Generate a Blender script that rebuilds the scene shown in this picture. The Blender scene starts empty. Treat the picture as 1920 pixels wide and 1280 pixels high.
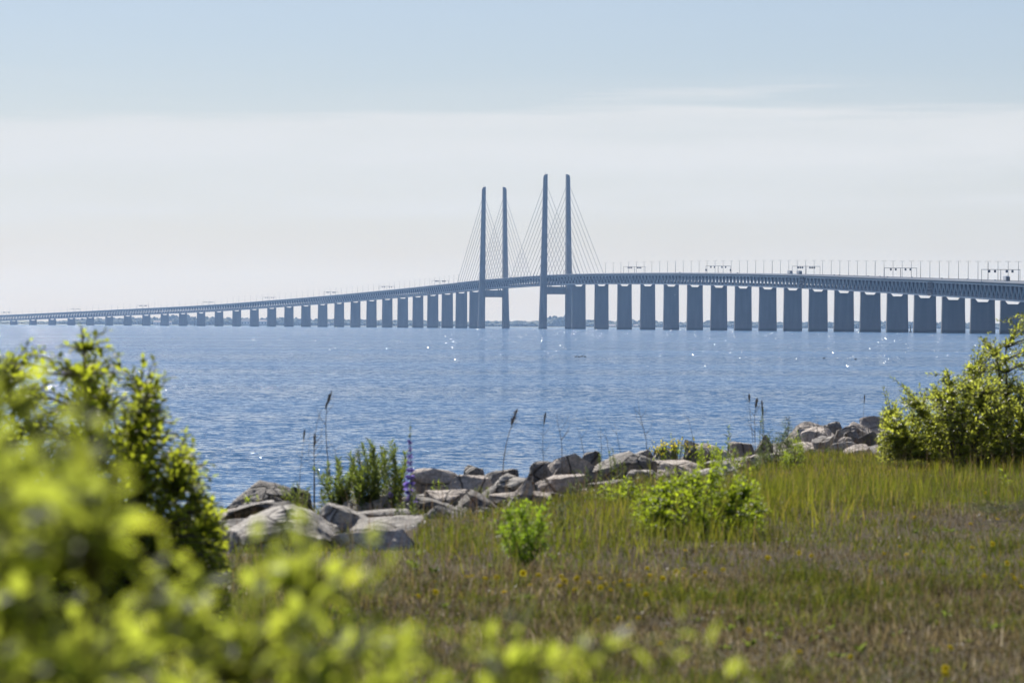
import bpy, bmesh, math, random
import numpy as np
from mathutils import Vector, Matrix, Euler, noise
R = random.Random(7)
rng = np.random.default_rng(11)
rad = math.radians
SC = bpy.context.scene

# ------------------------------------------------------------------ camera, sky, sun, exposure
FPX = 7336.0                      # focal length in pixels of a 1920 wide picture
EYE = 3.6                         # metres above the water
ROLL, PITCH = 0.0052, 29.1 / FPX
cam_d = bpy.data.cameras.new('camera')
cam = bpy.data.objects.new('camera', cam_d)
SC.collection.objects.link(cam)
cam_d.sensor_width = 36.0
cam_d.lens = FPX / 1920 * 36
cam_d.clip_start = 0.3
cam_d.clip_end = 60000
cam.matrix_world = Matrix.Translation((0, 0, EYE)) @ Matrix.Rotation(math.pi / 2 - PITCH, 4, 'X') @ Matrix.Rotation(ROLL, 4, 'Z')
cam_d.dof.use_dof = True
cam_d.dof.focus_distance = 900
cam_d.dof.aperture_fstop = 6.3
cam_d.dof.aperture_blades = 9
SC.camera = cam

SUN_EL, SUN_AZ = rad(42), rad(-18)          # azimuth measured from the view direction (+Y) towards +X
world = bpy.data.worlds.new('World'); SC.world = world
world.use_nodes = True
wt = world.node_tree; wt.nodes.clear()
def wn(t, **k):
    n = wt.nodes.new(t)
    for a, b in k.items(): setattr(n, a, b)
    return n
def wmath(op, a, b=None, clamp=False):
    n = wn('ShaderNodeMath', operation=op, use_clamp=clamp)
    for i, v in enumerate((a, b)):
        if v is None: continue
        if isinstance(v, (int, float)): n.inputs[i].default_value = v
        else: wt.links.new(v, n.inputs[i])
    return n.outputs[0]
sky = wn('ShaderNodeTexSky', sky_type='NISHITA', sun_disc=False, sun_elevation=SUN_EL, sun_rotation=SUN_AZ,
         altitude=0, air_density=1.0, dust_density=0.5, ozone_density=3.0)
tc = wn('ShaderNodeTexCoord')
sep = wn('ShaderNodeSeparateXYZ'); wt.links.new(tc.outputs['Generated'], sep.inputs[0])
el = sep.outputs['Z']
mp = wn('ShaderNodeMapping'); mp.inputs['Scale'].default_value = (5, 5, 60)
wt.links.new(tc.outputs['Generated'], mp.inputs[0])
n1 = wn('ShaderNodeTexNoise'); n1.inputs['Scale'].default_value = 1.0; n1.inputs['Detail'].default_value = 6; n1.inputs['Roughness'].default_value = .55
wt.links.new(mp.outputs[0], n1.inputs['Vector'])
mp2 = wn('ShaderNodeMapping'); mp2.inputs['Scale'].default_value = (9, 9, 210); mp2.inputs['Rotation'].default_value = (0, rad(1.2), 0)
wt.links.new(tc.outputs['Generated'], mp2.inputs[0])
n2 = wn('ShaderNodeTexNoise'); n2.inputs['Scale'].default_value = 1.0; n2.inputs['Detail'].default_value = 7; n2.inputs['Roughness'].default_value = .6
wt.links.new(mp2.outputs[0], n2.inputs['Vector'])
# wavering height used for the layered veil
elw = wmath('ADD', el, wmath('MULTIPLY', wmath('SUBTRACT', n1.outputs['Fac'], .5), .030))
elw = wmath('ADD', elw, wmath('MULTIPLY', wmath('SUBTRACT', n2.outputs['Fac'], .5), .012))
elw = wmath('SUBTRACT', elw, wmath('MULTIPLY', sep.outputs['X'], .020))
ramp = wn('ShaderNodeValToRGB')
wt.links.new(elw, ramp.inputs[0])
r = ramp.color_ramp
r.elements[0].position = 0.0; r.elements[0].color = (.5,) * 3 + (1,)
r.elements[1].position = 1.0; r.elements[1].color = (.03,) * 3 + (1,)
for p, v in ((.016, .40), (.026, .46), (.031, .76), (.0365, .68), (.0430, .98), (.0540, .96), (.0580, .20), (.066, .06), (.10, .10), (.35, .05)):
    e = r.elements.new(p); e.color = (v,) * 3 + (1,)
bg_sky = wn('ShaderNodeBackground'); bg_sky.inputs['Strength'].default_value = .049
wb = wn('ShaderNodeMix', data_type='RGBA', blend_type='MULTIPLY'); wb.inputs[0].default_value = 1.0; wb.inputs[7].default_value = (.96, .985, 1.15, 1)   # cool white balance
wt.links.new(sky.outputs[0], wb.inputs[6]); wt.links.new(wb.outputs[2], bg_sky.inputs['Color'])
bg_cl = wn('ShaderNodeBackground')
bg_cl.inputs['Strength'].default_value = 1.0
bg_cl.inputs['Color'].default_value = (.525, .545, .56, 1)
mp3 = wn('ShaderNodeMapping'); mp3.inputs['Scale'].default_value = (4, 4, 34); mp3.inputs['Location'].default_value = (3, 1, 7)
wt.links.new(tc.outputs['Generated'], mp3.inputs[0])
n3 = wn('ShaderNodeTexNoise'); n3.inputs['Scale'].default_value = 2.4; n3.inputs['Detail'].default_value = 7
wt.links.new(mp3.outputs[0], n3.inputs['Vector'])
dens = wmath('MULTIPLY', ramp.outputs[0], wmath('ADD', wmath('MULTIPLY', n3.outputs['Fac'], 1.7), .15), True)
mixs = wn('ShaderNodeMixShader'); wt.links.new(dens, mixs.inputs[0])
wt.links.new(bg_sky.outputs[0], mixs.inputs[1]); wt.links.new(bg_cl.outputs[0], mixs.inputs[2])
wo = wn('ShaderNodeOutputWorld'); wt.links.new(mixs.outputs[0], wo.inputs['Surface'])

sun_d = bpy.data.lights.new('sun', 'SUN'); sun_d.energy = 4.8; sun_d.angle = rad(.53); sun_d.color = (1, .955, .88)
sun = bpy.data.objects.new('sun', sun_d); SC.collection.objects.link(sun)
sdir = Vector((math.sin(SUN_AZ) * math.cos(SUN_EL), math.cos(SUN_AZ) * math.cos(SUN_EL), math.sin(SUN_EL)))
sun.rotation_euler = sdir.to_track_quat('Z', 'Y').to_euler()
vs = SC.view_settings
vs.view_transform = 'Standard'; vs.look = 'None'; vs.exposure = 0.5; vs.gamma = 1.0; vs.use_curve_mapping = False
cy = SC.cycles
cy.use_denoising = True; cy.max_bounces = 8; cy.diffuse_bounces = 3; cy.glossy_bounces = 3; cy.transmission_bounces = 4
cy.volume_bounces = 1; cy.transparent_max_bounces = 8; cy.caustics_reflective = False; cy.caustics_refractive = False
cy.sample_clamp_indirect = 6

# ------------------------------------------------------------------ helpers
def hz(px): return 610.9 + ROLL * (px - 960)
def P(px, py, D):                    # the point seen at pixel (px, py) at distance D
    return Vector(((px - 960) * D / FPX, D, EYE - (py - hz(px)) * D / FPX))
def link(o, parent=None):
    SC.collection.objects.link(o)
    if parent is not None: o.parent = parent
    return o
def tag(o, label=None, cat=None, group=None, kind=None):
    if label: o['label'] = label
    if cat: o['category'] = cat
    if group: o['group'] = group
    if kind: o['kind'] = kind
    return o
def empty(name, loc=(0, 0, 0), rz=0, parent=None):
    o = bpy.data.objects.new(name, None); o.location = loc; o.rotation_euler = (0, 0, rz); o.empty_display_size = .1
    return link(o, parent)
def np_mesh(name, V, F, mats, attrs=None, smooth=False):
    """V (n,3), F list of arrays of equal-length faces"""
    me = bpy.data.meshes.new(name)
    V = np.asarray(V, np.float32)
    Fs = F if isinstance(F, list) else [F]
    Fs = [np.asarray(f, np.int32) for f in Fs if len(f)]
    me.vertices.add(len(V)); me.vertices.foreach_set('co', V.ravel())
    nl = sum(f.size for f in Fs); npoly = sum(len(f) for f in Fs)
    me.loops.add(nl); me.polygons.add(npoly)
    me.loops.foreach_set('vertex_index', np.concatenate([f.ravel() for f in Fs]))
    tot = np.concatenate([np.full(len(f), f.shape[1], np.int32) for f in Fs])
    st = np.concatenate([[0], np.cumsum(tot)[:-1]]).astype(np.int32)
    me.polygons.foreach_set('loop_start', st)
    me.polygons.foreach_set('use_smooth', np.full(npoly, smooth))
    me.update(calc_edges=True)
    for k, v in (attrs or {}).items():
        a = me.attributes.new(k, 'FLOAT_COLOR', 'POINT'); a.data.foreach_set('color', np.asarray(v, np.float32).ravel())
    for m in (mats if isinstance(mats, (list, tuple)) else [mats]): me.materials.append(m)
    return me
class MB:
    def __init__(s): s.v = []; s.f = []
    def add(s, vs, fs):
        b = len(s.v); s.v += [tuple(v) for v in vs]; s.f += [tuple(i + b for i in f) for f in fs]; return s
    def box(s, c, sz, m=None):
        x, y, z = (a / 2 for a in sz)
        vs = [Vector((sx * x, sy * y, sz_ * z)) + Vector(c) for sz_ in (-1, 1) for sy in (-1, 1) for sx in (-1, 1)]
        if m: vs = [m @ v for v in vs]
        return s.add(vs, [(0, 2, 3, 1), (4, 5, 7, 6), (0, 1, 5, 4), (2, 6, 7, 3), (0, 4, 6, 2), (1, 3, 7, 5)])
    def prism(s, a, b):              # two matching rings, closed
        n = len(a)
        return s.add(list(a) + list(b), [tuple(range(n))[::-1], tuple(range(n, 2 * n))] + [(i, (i + 1) % n, n + (i + 1) % n, n + i) for i in range(n)])
    def tube(s, pts, rads, n=5, cap=True):
        pts = [Vector(p) for p in pts]
        if isinstance(rads, (int, float)): rads = [rads] * len(pts)
        vs = []; fs = []
        for i, p in enumerate(pts):
            d = (pts[min(i + 1, len(pts) - 1)] - pts[max(i - 1, 0)])
            d = d.normalized() if d.length > 1e-9 else Vector((0, 0, 1))
            u = d.cross(Vector((0, 0, 1)) if abs(d.z) < .9 else Vector((1, 0, 0))).normalized(); w = d.cross(u)
            for k in range(n):
                t = 2 * math.pi * k / n
                vs.append(p + (u * math.cos(t) + w * math.sin(t)) * rads[i])
        for i in range(len(pts) - 1):
            for k in range(n):
                fs.append((i * n + k, i * n + (k + 1) % n, (i + 1) * n + (k + 1) % n, (i + 1) * n + k))
        if cap: fs.append(tuple(range(n))[::-1]); fs.append(tuple(range((len(pts) - 1) * n, len(pts) * n)))
        return s.add(vs, fs)
    def bar(s, a, b, w, h=None):     # square bar from a to b
        a, b = Vector(a), Vector(b); h = h or w
        d = (b - a).normalized(); u = d.cross(Vector((0, 0, 1)) if abs(d.z) < .98 else Vector((1, 0, 0))).normalized(); q = d.cross(u)
        c = [(-1, -1), (1, -1), (1, 1), (-1, 1)]
        return s.prism([a + u * x * w / 2 + q * y * h / 2 for x, y in c], [b + u * x * w / 2 + q * y * h / 2 for x, y in c])
    def build(s, name, mat, parent=None, smooth=False):
        me = bpy.data.meshes.new(name); me.from_pydata(s.v, [], s.f); me.materials.append(mat)
        if smooth: me.polygons.foreach_set('use_smooth', [True] * len(me.polygons))
        me.update()
        return link(bpy.data.objects.new(name, me), parent)
def share(name, mesh, parent=None, m=None):
    o = bpy.data.objects.new(name, mesh)
    if m is not None: o.matrix_local = m
    return link(o, parent)

# ------------------------------------------------------------------ materials
class NT:
    def __init__(s, name):
        s.m = bpy.data.materials.new(name); s.m.use_nodes = True; s.t = s.m.node_tree; s.t.nodes.clear()
        s.out = s.n('ShaderNodeOutputMaterial')
    def n(s, t, ins=None, **k):
        x = s.t.nodes.new(t)
        for a, b in k.items(): setattr(x, a, b)
        for a, b in (ins or {}).items():
            if isinstance(b, bpy.types.NodeSocket): s.t.links.new(b, x.inputs[a])
            else: x.inputs[a].default_value = b
        return x
    def noise(s, vec, scale, detail=4, rough=.55, dist=0):
        return s.n('ShaderNodeTexNoise', {'Vector': vec, 'Scale': scale, 'Detail': detail, 'Roughness': rough, 'Distortion': dist}).outputs['Fac']
    def ramp(s, fac, stops):
        x = s.n('ShaderNodeValToRGB', {0: fac}); e = x.color_ramp.elements
        for i, (p, c) in enumerate(stops):
            q = e[i] if i < 2 else e.new(p)
            q.position = p; q.color = (*c, 1) if len(c) == 3 else c
        return x.outputs[0]
    def mix(s, f, a, b, mode='MIX'):
        x = s.n('ShaderNodeMix', data_type='RGBA', blend_type=mode)
        for i, v in ((0, f), (6, a), (7, b)):
            if isinstance(v, bpy.types.NodeSocket): s.t.links.new(v, x.inputs[i])
            else: x.inputs[i].default_value = v if i == 0 else (*v, 1)
        return x.outputs[2]
    def math(s, op, a, b=0.0, clamp=False): return s.n('ShaderNodeMath', {0: a, 1: b}, operation=op, use_clamp=clamp).outputs[0]
    def bump(s, h, strength, dist, normal=None):
        i = {'Height': h, 'Strength': strength, 'Distance': dist}
        if normal is not None: i['Normal'] = normal
        return s.n('ShaderNodeBump', i).outputs[0]
    def end(s, sh): s.t.links.new(sh, s.out.inputs['Surface']); return s.m
def simple(name, c, rough=.6, metal=0, nscale=None, var=.25, bump=0):
    t = NT(name); g = t.n('ShaderNodeNewGeometry').outputs['Position']
    if nscale:
        f = t.noise(g, nscale, 5)
        col = t.ramp(f, [(.25, tuple(x * (1 - var) for x in c)), (.75, tuple(min(1, x * (1 + var)) for x in c))])
    else: col = (*c, 1)
    i = {'Base Color': col, 'Roughness': rough, 'Metallic': metal}
    if bump and nscale: i['Normal'] = t.bump(t.noise(g, nscale * 4, 4), .4, bump)
    return t.end(t.n('ShaderNodeBsdfPrincipled', i).outputs[0])

def concrete_mat(name, c):
    t = NT(name); g = t.n('ShaderNodeNewGeometry').outputs['Position']
    mp = t.n('ShaderNodeMapping', {0: g, 'Scale': (.25, .25, .03)}).outputs[0]
    f = t.noise(mp, 1.0, 6, .65)
    f2 = t.noise(g, .05, 3)
    col = t.ramp(f, [(.3, tuple(x * .78 for x in c)), (.7, tuple(x * 1.15 for x in c))])
    col = t.mix(t.ramp(f2, [(.4, (0, 0, 0)), (.7, (.5, .5, .5))]), col, tuple(x * .8 for x in c))
    z = t.n('ShaderNodeSeparateXYZ', {0: g}).outputs[2]
    # casting joints every 4 m and the algae-dark splash zone
    w = t.math('FRACT', t.math('MULTIPLY', z, .25))
    j = t.math('GREATER_THAN', w, .965)
    col = t.mix(t.math('MULTIPLY', j, .35), col, tuple(x * .5 for x in c))
    splash = t.n('ShaderNodeMapRange', {0: z, 1: 1.4, 2: 3.2, 3: .75, 4: 0.0}).outputs[0]
    col = t.mix(splash, col, (.035, .04, .035))
    return t.end(t.n('ShaderNodeBsdfPrincipled', {'Base Color': col, 'Roughness': .85}).outputs[0])
M = {}
M['concrete'] = concrete_mat('pier_concrete', (.19, .185, .18))
M['pylon'] = concrete_mat('pylon_concrete', (.22, .215, .21))
M['steel'] = simple('painted_steel', (.36, .37, .39), .5, 0, .3, .12)
M['steel_dark_shade'] = simple('dark_shade_steel', (.035, .036, .04), .55, 0, .3, .2)  # dark steel; on the cross frames its colour carries the truss's inner shade
M['asphalt'] = simple('asphalt', (.05, .05, .05), .9, 0, .5, .2)
M['cable'] = simple('cable_sheath', (.12, .12, .13), .45)
M['galv'] = simple('galvanised_steel', (.16, .165, .17), .5, 0)
M['black'] = simple('sign_back', (.02, .02, .022), .5)
M['glass'] = simple('car_glass', (.02, .022, .025), .08)
M['tyre'] = simple('tyre', (.02, .02, .02), .9)
M['bird_dark'] = simple('dark_feathers', (.03, .028, .026), .7)
M['bird_white'] = simple('white_feathers', (.8, .8, .8), .7)
M['beacon'] = simple('beacon_paint', (.03, .05, .04), .5)

def granite(name, base, dark, lichen):
    t = NT(name); tcn = t.n('ShaderNodeTexCoord').outputs['Object']
    oi = t.n('ShaderNodeObjectInfo').outputs['Random']
    off = t.n('ShaderNodeVectorMath', {0: tcn, 1: t.n('ShaderNodeCombineXYZ', {0: t.math('MULTIPLY', oi, 37.0), 1: t.math('MULTIPLY', oi, 17.0)}).outputs[0]}, operation='ADD').outputs[0]
    a = t.noise(off, 3.2, 8, .62, .4)
    b = t.noise(off, 45, 3, .6)
    c = t.noise(off, 9, 5, .7, 1.0)
    col = t.ramp(a, [(.36, dark), (.52, base), (.75, tuple(x * 1.3 for x in base))])
    col = t.mix(t.ramp(b, [(.42, (0, 0, 0)), (.6, (.55, .55, .55))]), col, tuple(x * .5 for x in dark))
    col = t.mix(t.ramp(c, [(.58, (0, 0, 0)), (.68, (.7, .7, .7))]), col, lichen)
    vor = t.n('ShaderNodeTexVoronoi', {'Vector': off, 'Scale': 2.4, 'Randomness': 1.0}, feature='DISTANCE_TO_EDGE').outputs['Distance']
    crack = t.ramp(vor, [(.0, (0, 0, 0)), (.035, (1, 1, 1))])
    col = t.mix(t.math('MULTIPLY', t.math('SUBTRACT', 1.0, crack), .8), col, tuple(x * .25 for x in dark))
    h = t.math('ADD', t.math('MULTIPLY', a, 1.0), t.math('ADD', t.math('MULTIPLY', c, .35), t.math('MULTIPLY', crack, .3)))
    nm = t.bump(h, 1.0, .09); nm = t.bump(b, .5, .008, nm)
    return t.end(t.n('ShaderNodeBsdfPrincipled', {'Base Color': col, 'Roughness': .8, 'Normal': nm}).outputs[0])
M['rock1'] = granite('grey_granite', (.50, .455, .40), (.23, .20, .17), (.36, .36, .32))
M['rock2'] = granite('pink_granite', (.62, .53, .45), (.31, .25, .205), (.34, .33, .28))
M['rock3'] = granite('dark_granite', (.32, .285, .25), (.12, .105, .09), (.22, .22, .19))

def leaf_mat(name, c, tr, gloss=.5, var=.35, spec=.3, attr=False, trw=.5):
    t = NT(name)
    if attr:
        base = t.n('ShaderNodeAttribute', attribute_name='tint').outputs['Color']
        dcol = t.mix(1.0, base, c, 'MULTIPLY'); tcol = t.mix(1.0, base, tr, 'MULTIPLY')
    else:
        r_ = t.n('ShaderNodeNewGeometry').outputs['Random Per Island']
        o_ = t.n('ShaderNodeObjectInfo').outputs['Random']
        f = t.math('FRACT', t.math('ADD', r_, o_))
        def v(cc): return t.ramp(f, [(0, tuple(x * (1 - var) for x in cc)), (.8, cc), (1.0, (cc[0] * 1.2, cc[1] * 1.12, cc[2]))])
        dcol, tcol = v(c), v(tr)
    d = t.n('ShaderNodeBsdfPrincipled', {'Base Color': dcol, 'Roughness': gloss, 'Specular IOR Level': spec}).outputs[0]
    tl = t.n('ShaderNodeBsdfTranslucent', {'Color': tcol}).outputs[0]
    mx = t.n('ShaderNodeMixShader', {0: trw, 1: d, 2: tl}).outputs[0]
    return t.end(mx)
M['leaf_near'] = leaf_mat('near_shrub_leaf', (.15, .19, .04), (.58, .66, .075), trw=.58, spec=.15)
M['leaf_mid'] = leaf_mat('round_shrub_leaf', (.11, .15, .03), (.58, .66, .045), trw=.57)
M['leaf_right'] = leaf_mat('glossy_shrub_leaf', (.13, .17, .045), (.60, .66, .085), .4, trw=.57)
M['leaf_bright'] = leaf_mat('bright_leaf', (.10, .16, .025), (.50, .64, .035), trw=.55)
M['leaf_herb'] = leaf_mat('herb_leaf', (.065, .09, .028), (.24, .31, .05), .5)
M['leaf_green'] = leaf_mat('fresh_green_leaf', (.10, .17, .02), (.44, .64, .035), .5, trw=.58)
M['leaf_grey'] = leaf_mat('grey_green_leaf', (.08, .10, .05), (.16, .22, .06), .6)
M['petal_violet'] = leaf_mat('violet_petal', (.22, .17, .48), (.38, .28, .80), .6, .3, .2)
M['petal_yellow'] = leaf_mat('yellow_petal', (.85, .68, .03), (.8, .66, .03), .6, .2, .2)
M['bark'] = simple('bark', (.10, .075, .05), .8, 0, 60, .3)
M['dry_stem'] = simple('dry_stem', (.16, .12, .085), .8, 0, 80, .3)
M['green_stem'] = simple('green_stem', (.10, .12, .04), .6, 0, 80, .2)
M['blade'] = leaf_mat('grass_blade', (1, 1, 1), (1, 1, 1), .6, attr=True, spec=.08, trw=.45)

# water
def water_mat():
    t = NT('sea_water'); g = t.n('ShaderNodeNewGeometry').outputs['Position']
    def w(sx, sy, sc, det, ro, dist=0): return t.noise(t.n('ShaderNodeMapping', {0: g, 'Scale': (sx, sy, 1), 'Rotation': (0, 0, rad(12))}).outputs[0], sc, det, ro, dist)
    def wc(sx, sy, sc, det, ro, rot):
        m_ = t.n('ShaderNodeMapping', {0: g, 'Scale': (sx, sy, 1), 'Rotation': (0, 0, rad(rot))}).outputs[0]
        c_ = t.n('ShaderNodeTexNoise', {'Vector': m_, 'Scale': sc, 'Detail': det, 'Roughness': ro, 'Distortion': .4}).outputs['Color']
        return t.n('ShaderNodeVectorMath', {0: c_, 1: (.5, .5, .5)}, operation='SUBTRACT').outputs[0]
    patch = w(.25, 1.3, .010, 4, .6)      # cat's paws and slicks
    pf = t.ramp(patch, [(.38, (.35,) * 3), (.58, (1.05,) * 3)])
    tot = None
    for (sx, sy, sc, det, ro, rot, amp) in ((.8, .9, .22, 2, .5, 10, .12), (1.5, 1, 1.2, 3, .6, -8, .68), (1.4, 1.0, 4.0, 3, .6, 14, .72)):
        v = t.n('ShaderNodeVectorMath', {0: wc(sx, sy, sc, det, ro, rot), 1: (amp * .8, amp, 0)}, operation='MULTIPLY').outputs[0]
        tot = v if tot is None else t.n('ShaderNodeVectorMath', {0: tot, 1: v}, operation='ADD').outputs[0]
    tot = t.n('ShaderNodeVectorMath', {0: tot, 3: t.math('MULTIPLY', pf, 2.0)}, operation='SCALE').outputs[0]
    fine = t.noise(t.n('ShaderNodeMapping', {0: g, 'Scale': (1, .8, 1)}).outputs[0], 5.5, 2, .5)
    rare = t.ramp(fine, [(.60, (0, 0, 0)), (.70, (1, 1, 1))])
    st = t.n('ShaderNodeVectorMath', {0: wc(1, 1, 9.0, 2, .5, 30), 1: (2.2, 1.6, 0)}, operation='MULTIPLY').outputs[0]
    st = t.n('ShaderNodeVectorMath', {0: st, 3: rare}, operation='SCALE').outputs[0]
    tot = t.n('ShaderNodeVectorMath', {0: tot, 1: st}, operation='ADD').outputs[0]
    up = t.n('ShaderNodeVectorMath', {0: tot, 1: (0, -.095, 1)}, operation='ADD').outputs[0]
    nm = t.n('ShaderNodeVectorMath', {0: up}, operation='NORMALIZE').outputs[0]
    return t.end(t.n('ShaderNodeBsdfPrincipled', {'Base Color': (.022, .105, .225, 1), 'Roughness': .09, 'IOR': 1.333, 'Normal': nm}).outputs[0])
M['water'] = water_mat()
def ground_mat():
    t = NT('heath_soil'); g = t.n('ShaderNodeNewGeometry').outputs['Position']
    a = t.noise(g, .8, 6, .6); b = t.noise(g, 14, 5, .7); c = t.noise(g, 60, 3)
    col = t.ramp(a, [(.35, (.05, .038, .02)), (.55, (.08, .062, .032)), (.7, (.065, .066, .024))])
    col = t.mix(t.ramp(b, [(.45, (0, 0, 0)), (.7, (.7, .7, .7))]), col, (.12, .085, .045))
    h = t.math('ADD', b, t.math('MULTIPLY', c, .4))
    return t.end(t.n('ShaderNodeBsdfPrincipled', {'Base Color': col, 'Roughness': .95, 'Specular IOR Level': .15, 'Normal': t.bump(h, .8, .05)}).outputs[0])
M['ground'] = ground_mat()
def land_mat():
    t = NT('far_land'); g = t.n('ShaderNodeNewGeometry').outputs['Position']
    a = t.noise(g, .004, 4)
    return t.end(t.n('ShaderNodeBsdfPrincipled', {'Base Color': t.ramp(a, [(.4, (.08, .10, .04)), (.6, (.22, .22, .12))]), 'Roughness': .95}).outputs[0])
M['land'] = land_mat()
M['far_trees'] = simple('far_canopy', (.045, .065, .03), .9, 0, .05, .4)

# ------------------------------------------------------------------ water, shore terrain, far shore
MB().add([(-9000, -2500, 0), (9000, -2500, 0), (9000, 15800, 0), (-9000, 15800, 0)], [(0, 1, 2, 3)]).build('sea', M['water'])['kind'] = 'structure'

# facets added over the sea, sized and tilted to throw sun glints
M['ripple'] = NT('glint_facet_water'); M['ripple'] = M['ripple'].end(M['ripple'].n('ShaderNodeBsdfPrincipled', {'Base Color': (.022, .105, .225, 1), 'Roughness': .16, 'IOR': 1.333}).outputs[0])
nr = 42000
yr = 330 * (5600 / 330) ** (rng.random(nr) ** .72); xr = (rng.uniform(-300, 2300, nr) - 960) * yr / FPX
wr = rng.uniform(.14, .4, nr) * (.22 + yr / 6200); dr = rng.uniform(.05, .11, nr) * (.22 + yr / 6200); hr = dr * rng.uniform(.20, .40, nr); ar = rng.normal(-.45, .4, nr)
ca_, sa_ = np.cos(ar), np.sin(ar)
loc = [(-.5, -.5, 0), (.5, -.5, 0), (.36, .05, 1), (-.36, .05, 1), (.5, .9, 0), (-.5, .9, 0)]
Vr = np.zeros((nr, 6, 3))
for k, (a_, b_, c_) in enumerate(loc):
    lx, ly = a_ * wr, b_ * dr * 2
    Vr[:, k] = np.stack([xr + lx * ca_ - ly * sa_, yr + lx * sa_ + ly * ca_, c_ * hr * 2 - .005 * (c_ == 0)], 1)
bq = (np.arange(nr) * 6)[:, None]
glint_ob = link(bpy.data.objects.new('steep_ripples', np_mesh('steep_ripples', Vr.reshape(-1, 3), np.concatenate([bq + np.array([[0, 1, 2, 3]]), bq + np.array([[3, 2, 4, 5]])]), M['ripple'])))
tag(glint_ob, 'small added facets tilted to give sun glints on the open water', 'ripples', kind='stuff')

CREST = [(-140, -60), (-60, 4), (-9, 33.5), (-2.4, 39.2), (-.5, 45.5), (.6, 48.3), (1.6, 52), (2.8, 56.5), (4.9, 65.5), (5.8, 67.5), (12, 80), (40, 118), (140, 200)]
CA = np.array(CREST, float)
def crest_d(x, y):
    """signed distance to the crest of the shore, positive on the sea side (arrays)"""
    x = np.asarray(x, float); y = np.asarray(y, float)
    best = np.full(x.shape, 1e9); sgn = np.ones(x.shape)
    for (ax, ay), (bx, by) in zip(CREST[:-1], CREST[1:]):
        dx, dy = bx - ax, by - ay; L2 = dx * dx + dy * dy
        t = np.clip(((x - ax) * dx + (y - ay) * dy) / L2, 0, 1)
        d = np.hypot(x - ax - t * dx, y - ay - t * dy)
        s = np.where(dx * (y - ay) - dy * (x - ax) > 0, 1, -1)
        m = d < best - 1e-9
        best = np.where(m, d, best); sgn = np.where(m, s, sgn)
    return best * sgn
def vnoise(x, y, sc, seed=0):
    """cheap smooth 2-D value noise on arrays"""
    x = np.asarray(x) / sc + 1000 + seed * 17.3; y = np.asarray(y) / sc + 1000 + seed * 5.1
    xi, yi = np.floor(x).astype(np.int64), np.floor(y).astype(np.int64); fx, fy = x - xi, y - yi
    fx = fx * fx * (3 - 2 * fx); fy = fy * fy * (3 - 2 * fy)
    def h(a, b):
        q = (a * 374761393 + b * 668265263 + seed * 974711) & 0x7fffffff
        q = ((q ^ (q >> 13)) * 1274126177) & 0x7fffffff
        return ((q ^ (q >> 16)) & 0xffff) / 65535.0
    return (h(xi, yi) * (1 - fx) + h(xi + 1, yi) * fx) * (1 - fy) + (h(xi, yi + 1) * (1 - fx) + h(xi + 1, yi + 1) * fx) * fy
def ground_z(x, y):
    d = crest_d(x, y)
    z = 1.95 + .10 * (vnoise(x, y, 5, 1) - .5) + .04 * (vnoise(x, y, .7, 2) - .5)
    s = np.clip(d / 5.0, 0, 1)
    z = z - 3.4 * s * s * (3 - 2 * s) - .25 * np.clip((d + 3) / 3, 0, 1)
    px = 960 + FPX * x / np.maximum(y, 10); py = 611 + 1.65 * FPX / np.maximum(y, 10)
    lo = np.interp(px, [300, 430, 600, 770, 790, 930, 1040, 1200, 1300, 1440, 1500, 1720, 1760, 1900], [1060, 1052, 1050, 1048, 985, 972, 950, 905, 903, 876, 852, 858, 830, 820])
    return z - .14 * np.clip((lo - 6 - py) / 14, 0, 1) * (y > 10)
def gz(x, y): return float(ground_z(np.array([x]), np.array([y]))[0])
def axis(a, b, fine_a, fine_b, step, big):
    return np.unique(np.round(np.concatenate([np.arange(a, fine_a, big), np.arange(fine_a, fine_b, step), np.arange(fine_b, b + big, big)]), 3))
gx = axis(-130, 130, -14, 20, .35, 5); gy = axis(-120, 190, 0, 90, .4, 5)
GX, GY = np.meshgrid(gx, gy)
GZ = ground_z(GX, GY)
nx_, ny_ = len(gx), len(gy)
idx = np.arange(nx_ * ny_).reshape(ny_, nx_)
F_ = np.stack([idx[:-1, :-1], idx[:-1, 1:], idx[1:, 1:], idx[1:, :-1]], -1).reshape(-1, 4)
V_ = np.stack([GX, GY, GZ], -1).reshape(-1, 3)
keep = (V_[F_][:, :, 2].max(1) > -1.4)
g_ob = link(bpy.data.objects.new('ground', np_mesh('ground', V_, F_[keep], M['ground'], smooth=True)))
tag(g_ob, kind='structure')

# far shore
def land_profile(px):
    return float(np.interp(px, [-600, 0, 60, 150, 300, 500, 700, 900, 1100, 1500, 1920, 2600], [10, 10, 12, 9, 7, 5, 4, 3, 3, 3, 3, 4]))
YL = 11500
vs_, fs_ = [], []
xs_ = np.arange(-1500, 3400, 20)
for i, px in enumerate(xs_):
    X = (px - 960) * YL / FPX; hgt = land_profile(px) + 2 * vnoise(px, 0, 60, 5)
    jag = 120 * (vnoise(px, 3, 90, 6) - .5)
    for (y, z) in ((YL - 40 + jag, -1.5), (YL + jag, 1.2), (YL + 300 + jag, hgt * .6), (YL + 900, hgt), (YL + 4000, hgt + 2)):
        vs_.append((X * y / YL, y, z))
    if i:
        for k in range(4): fs_.append(((i - 1) * 5 + k, i * 5 + k, i * 5 + k + 1, (i - 1) * 5 + k + 1))
tag(MB().add(vs_, fs_).build('far_shore', M['land'], smooth=True), kind='structure')
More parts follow.
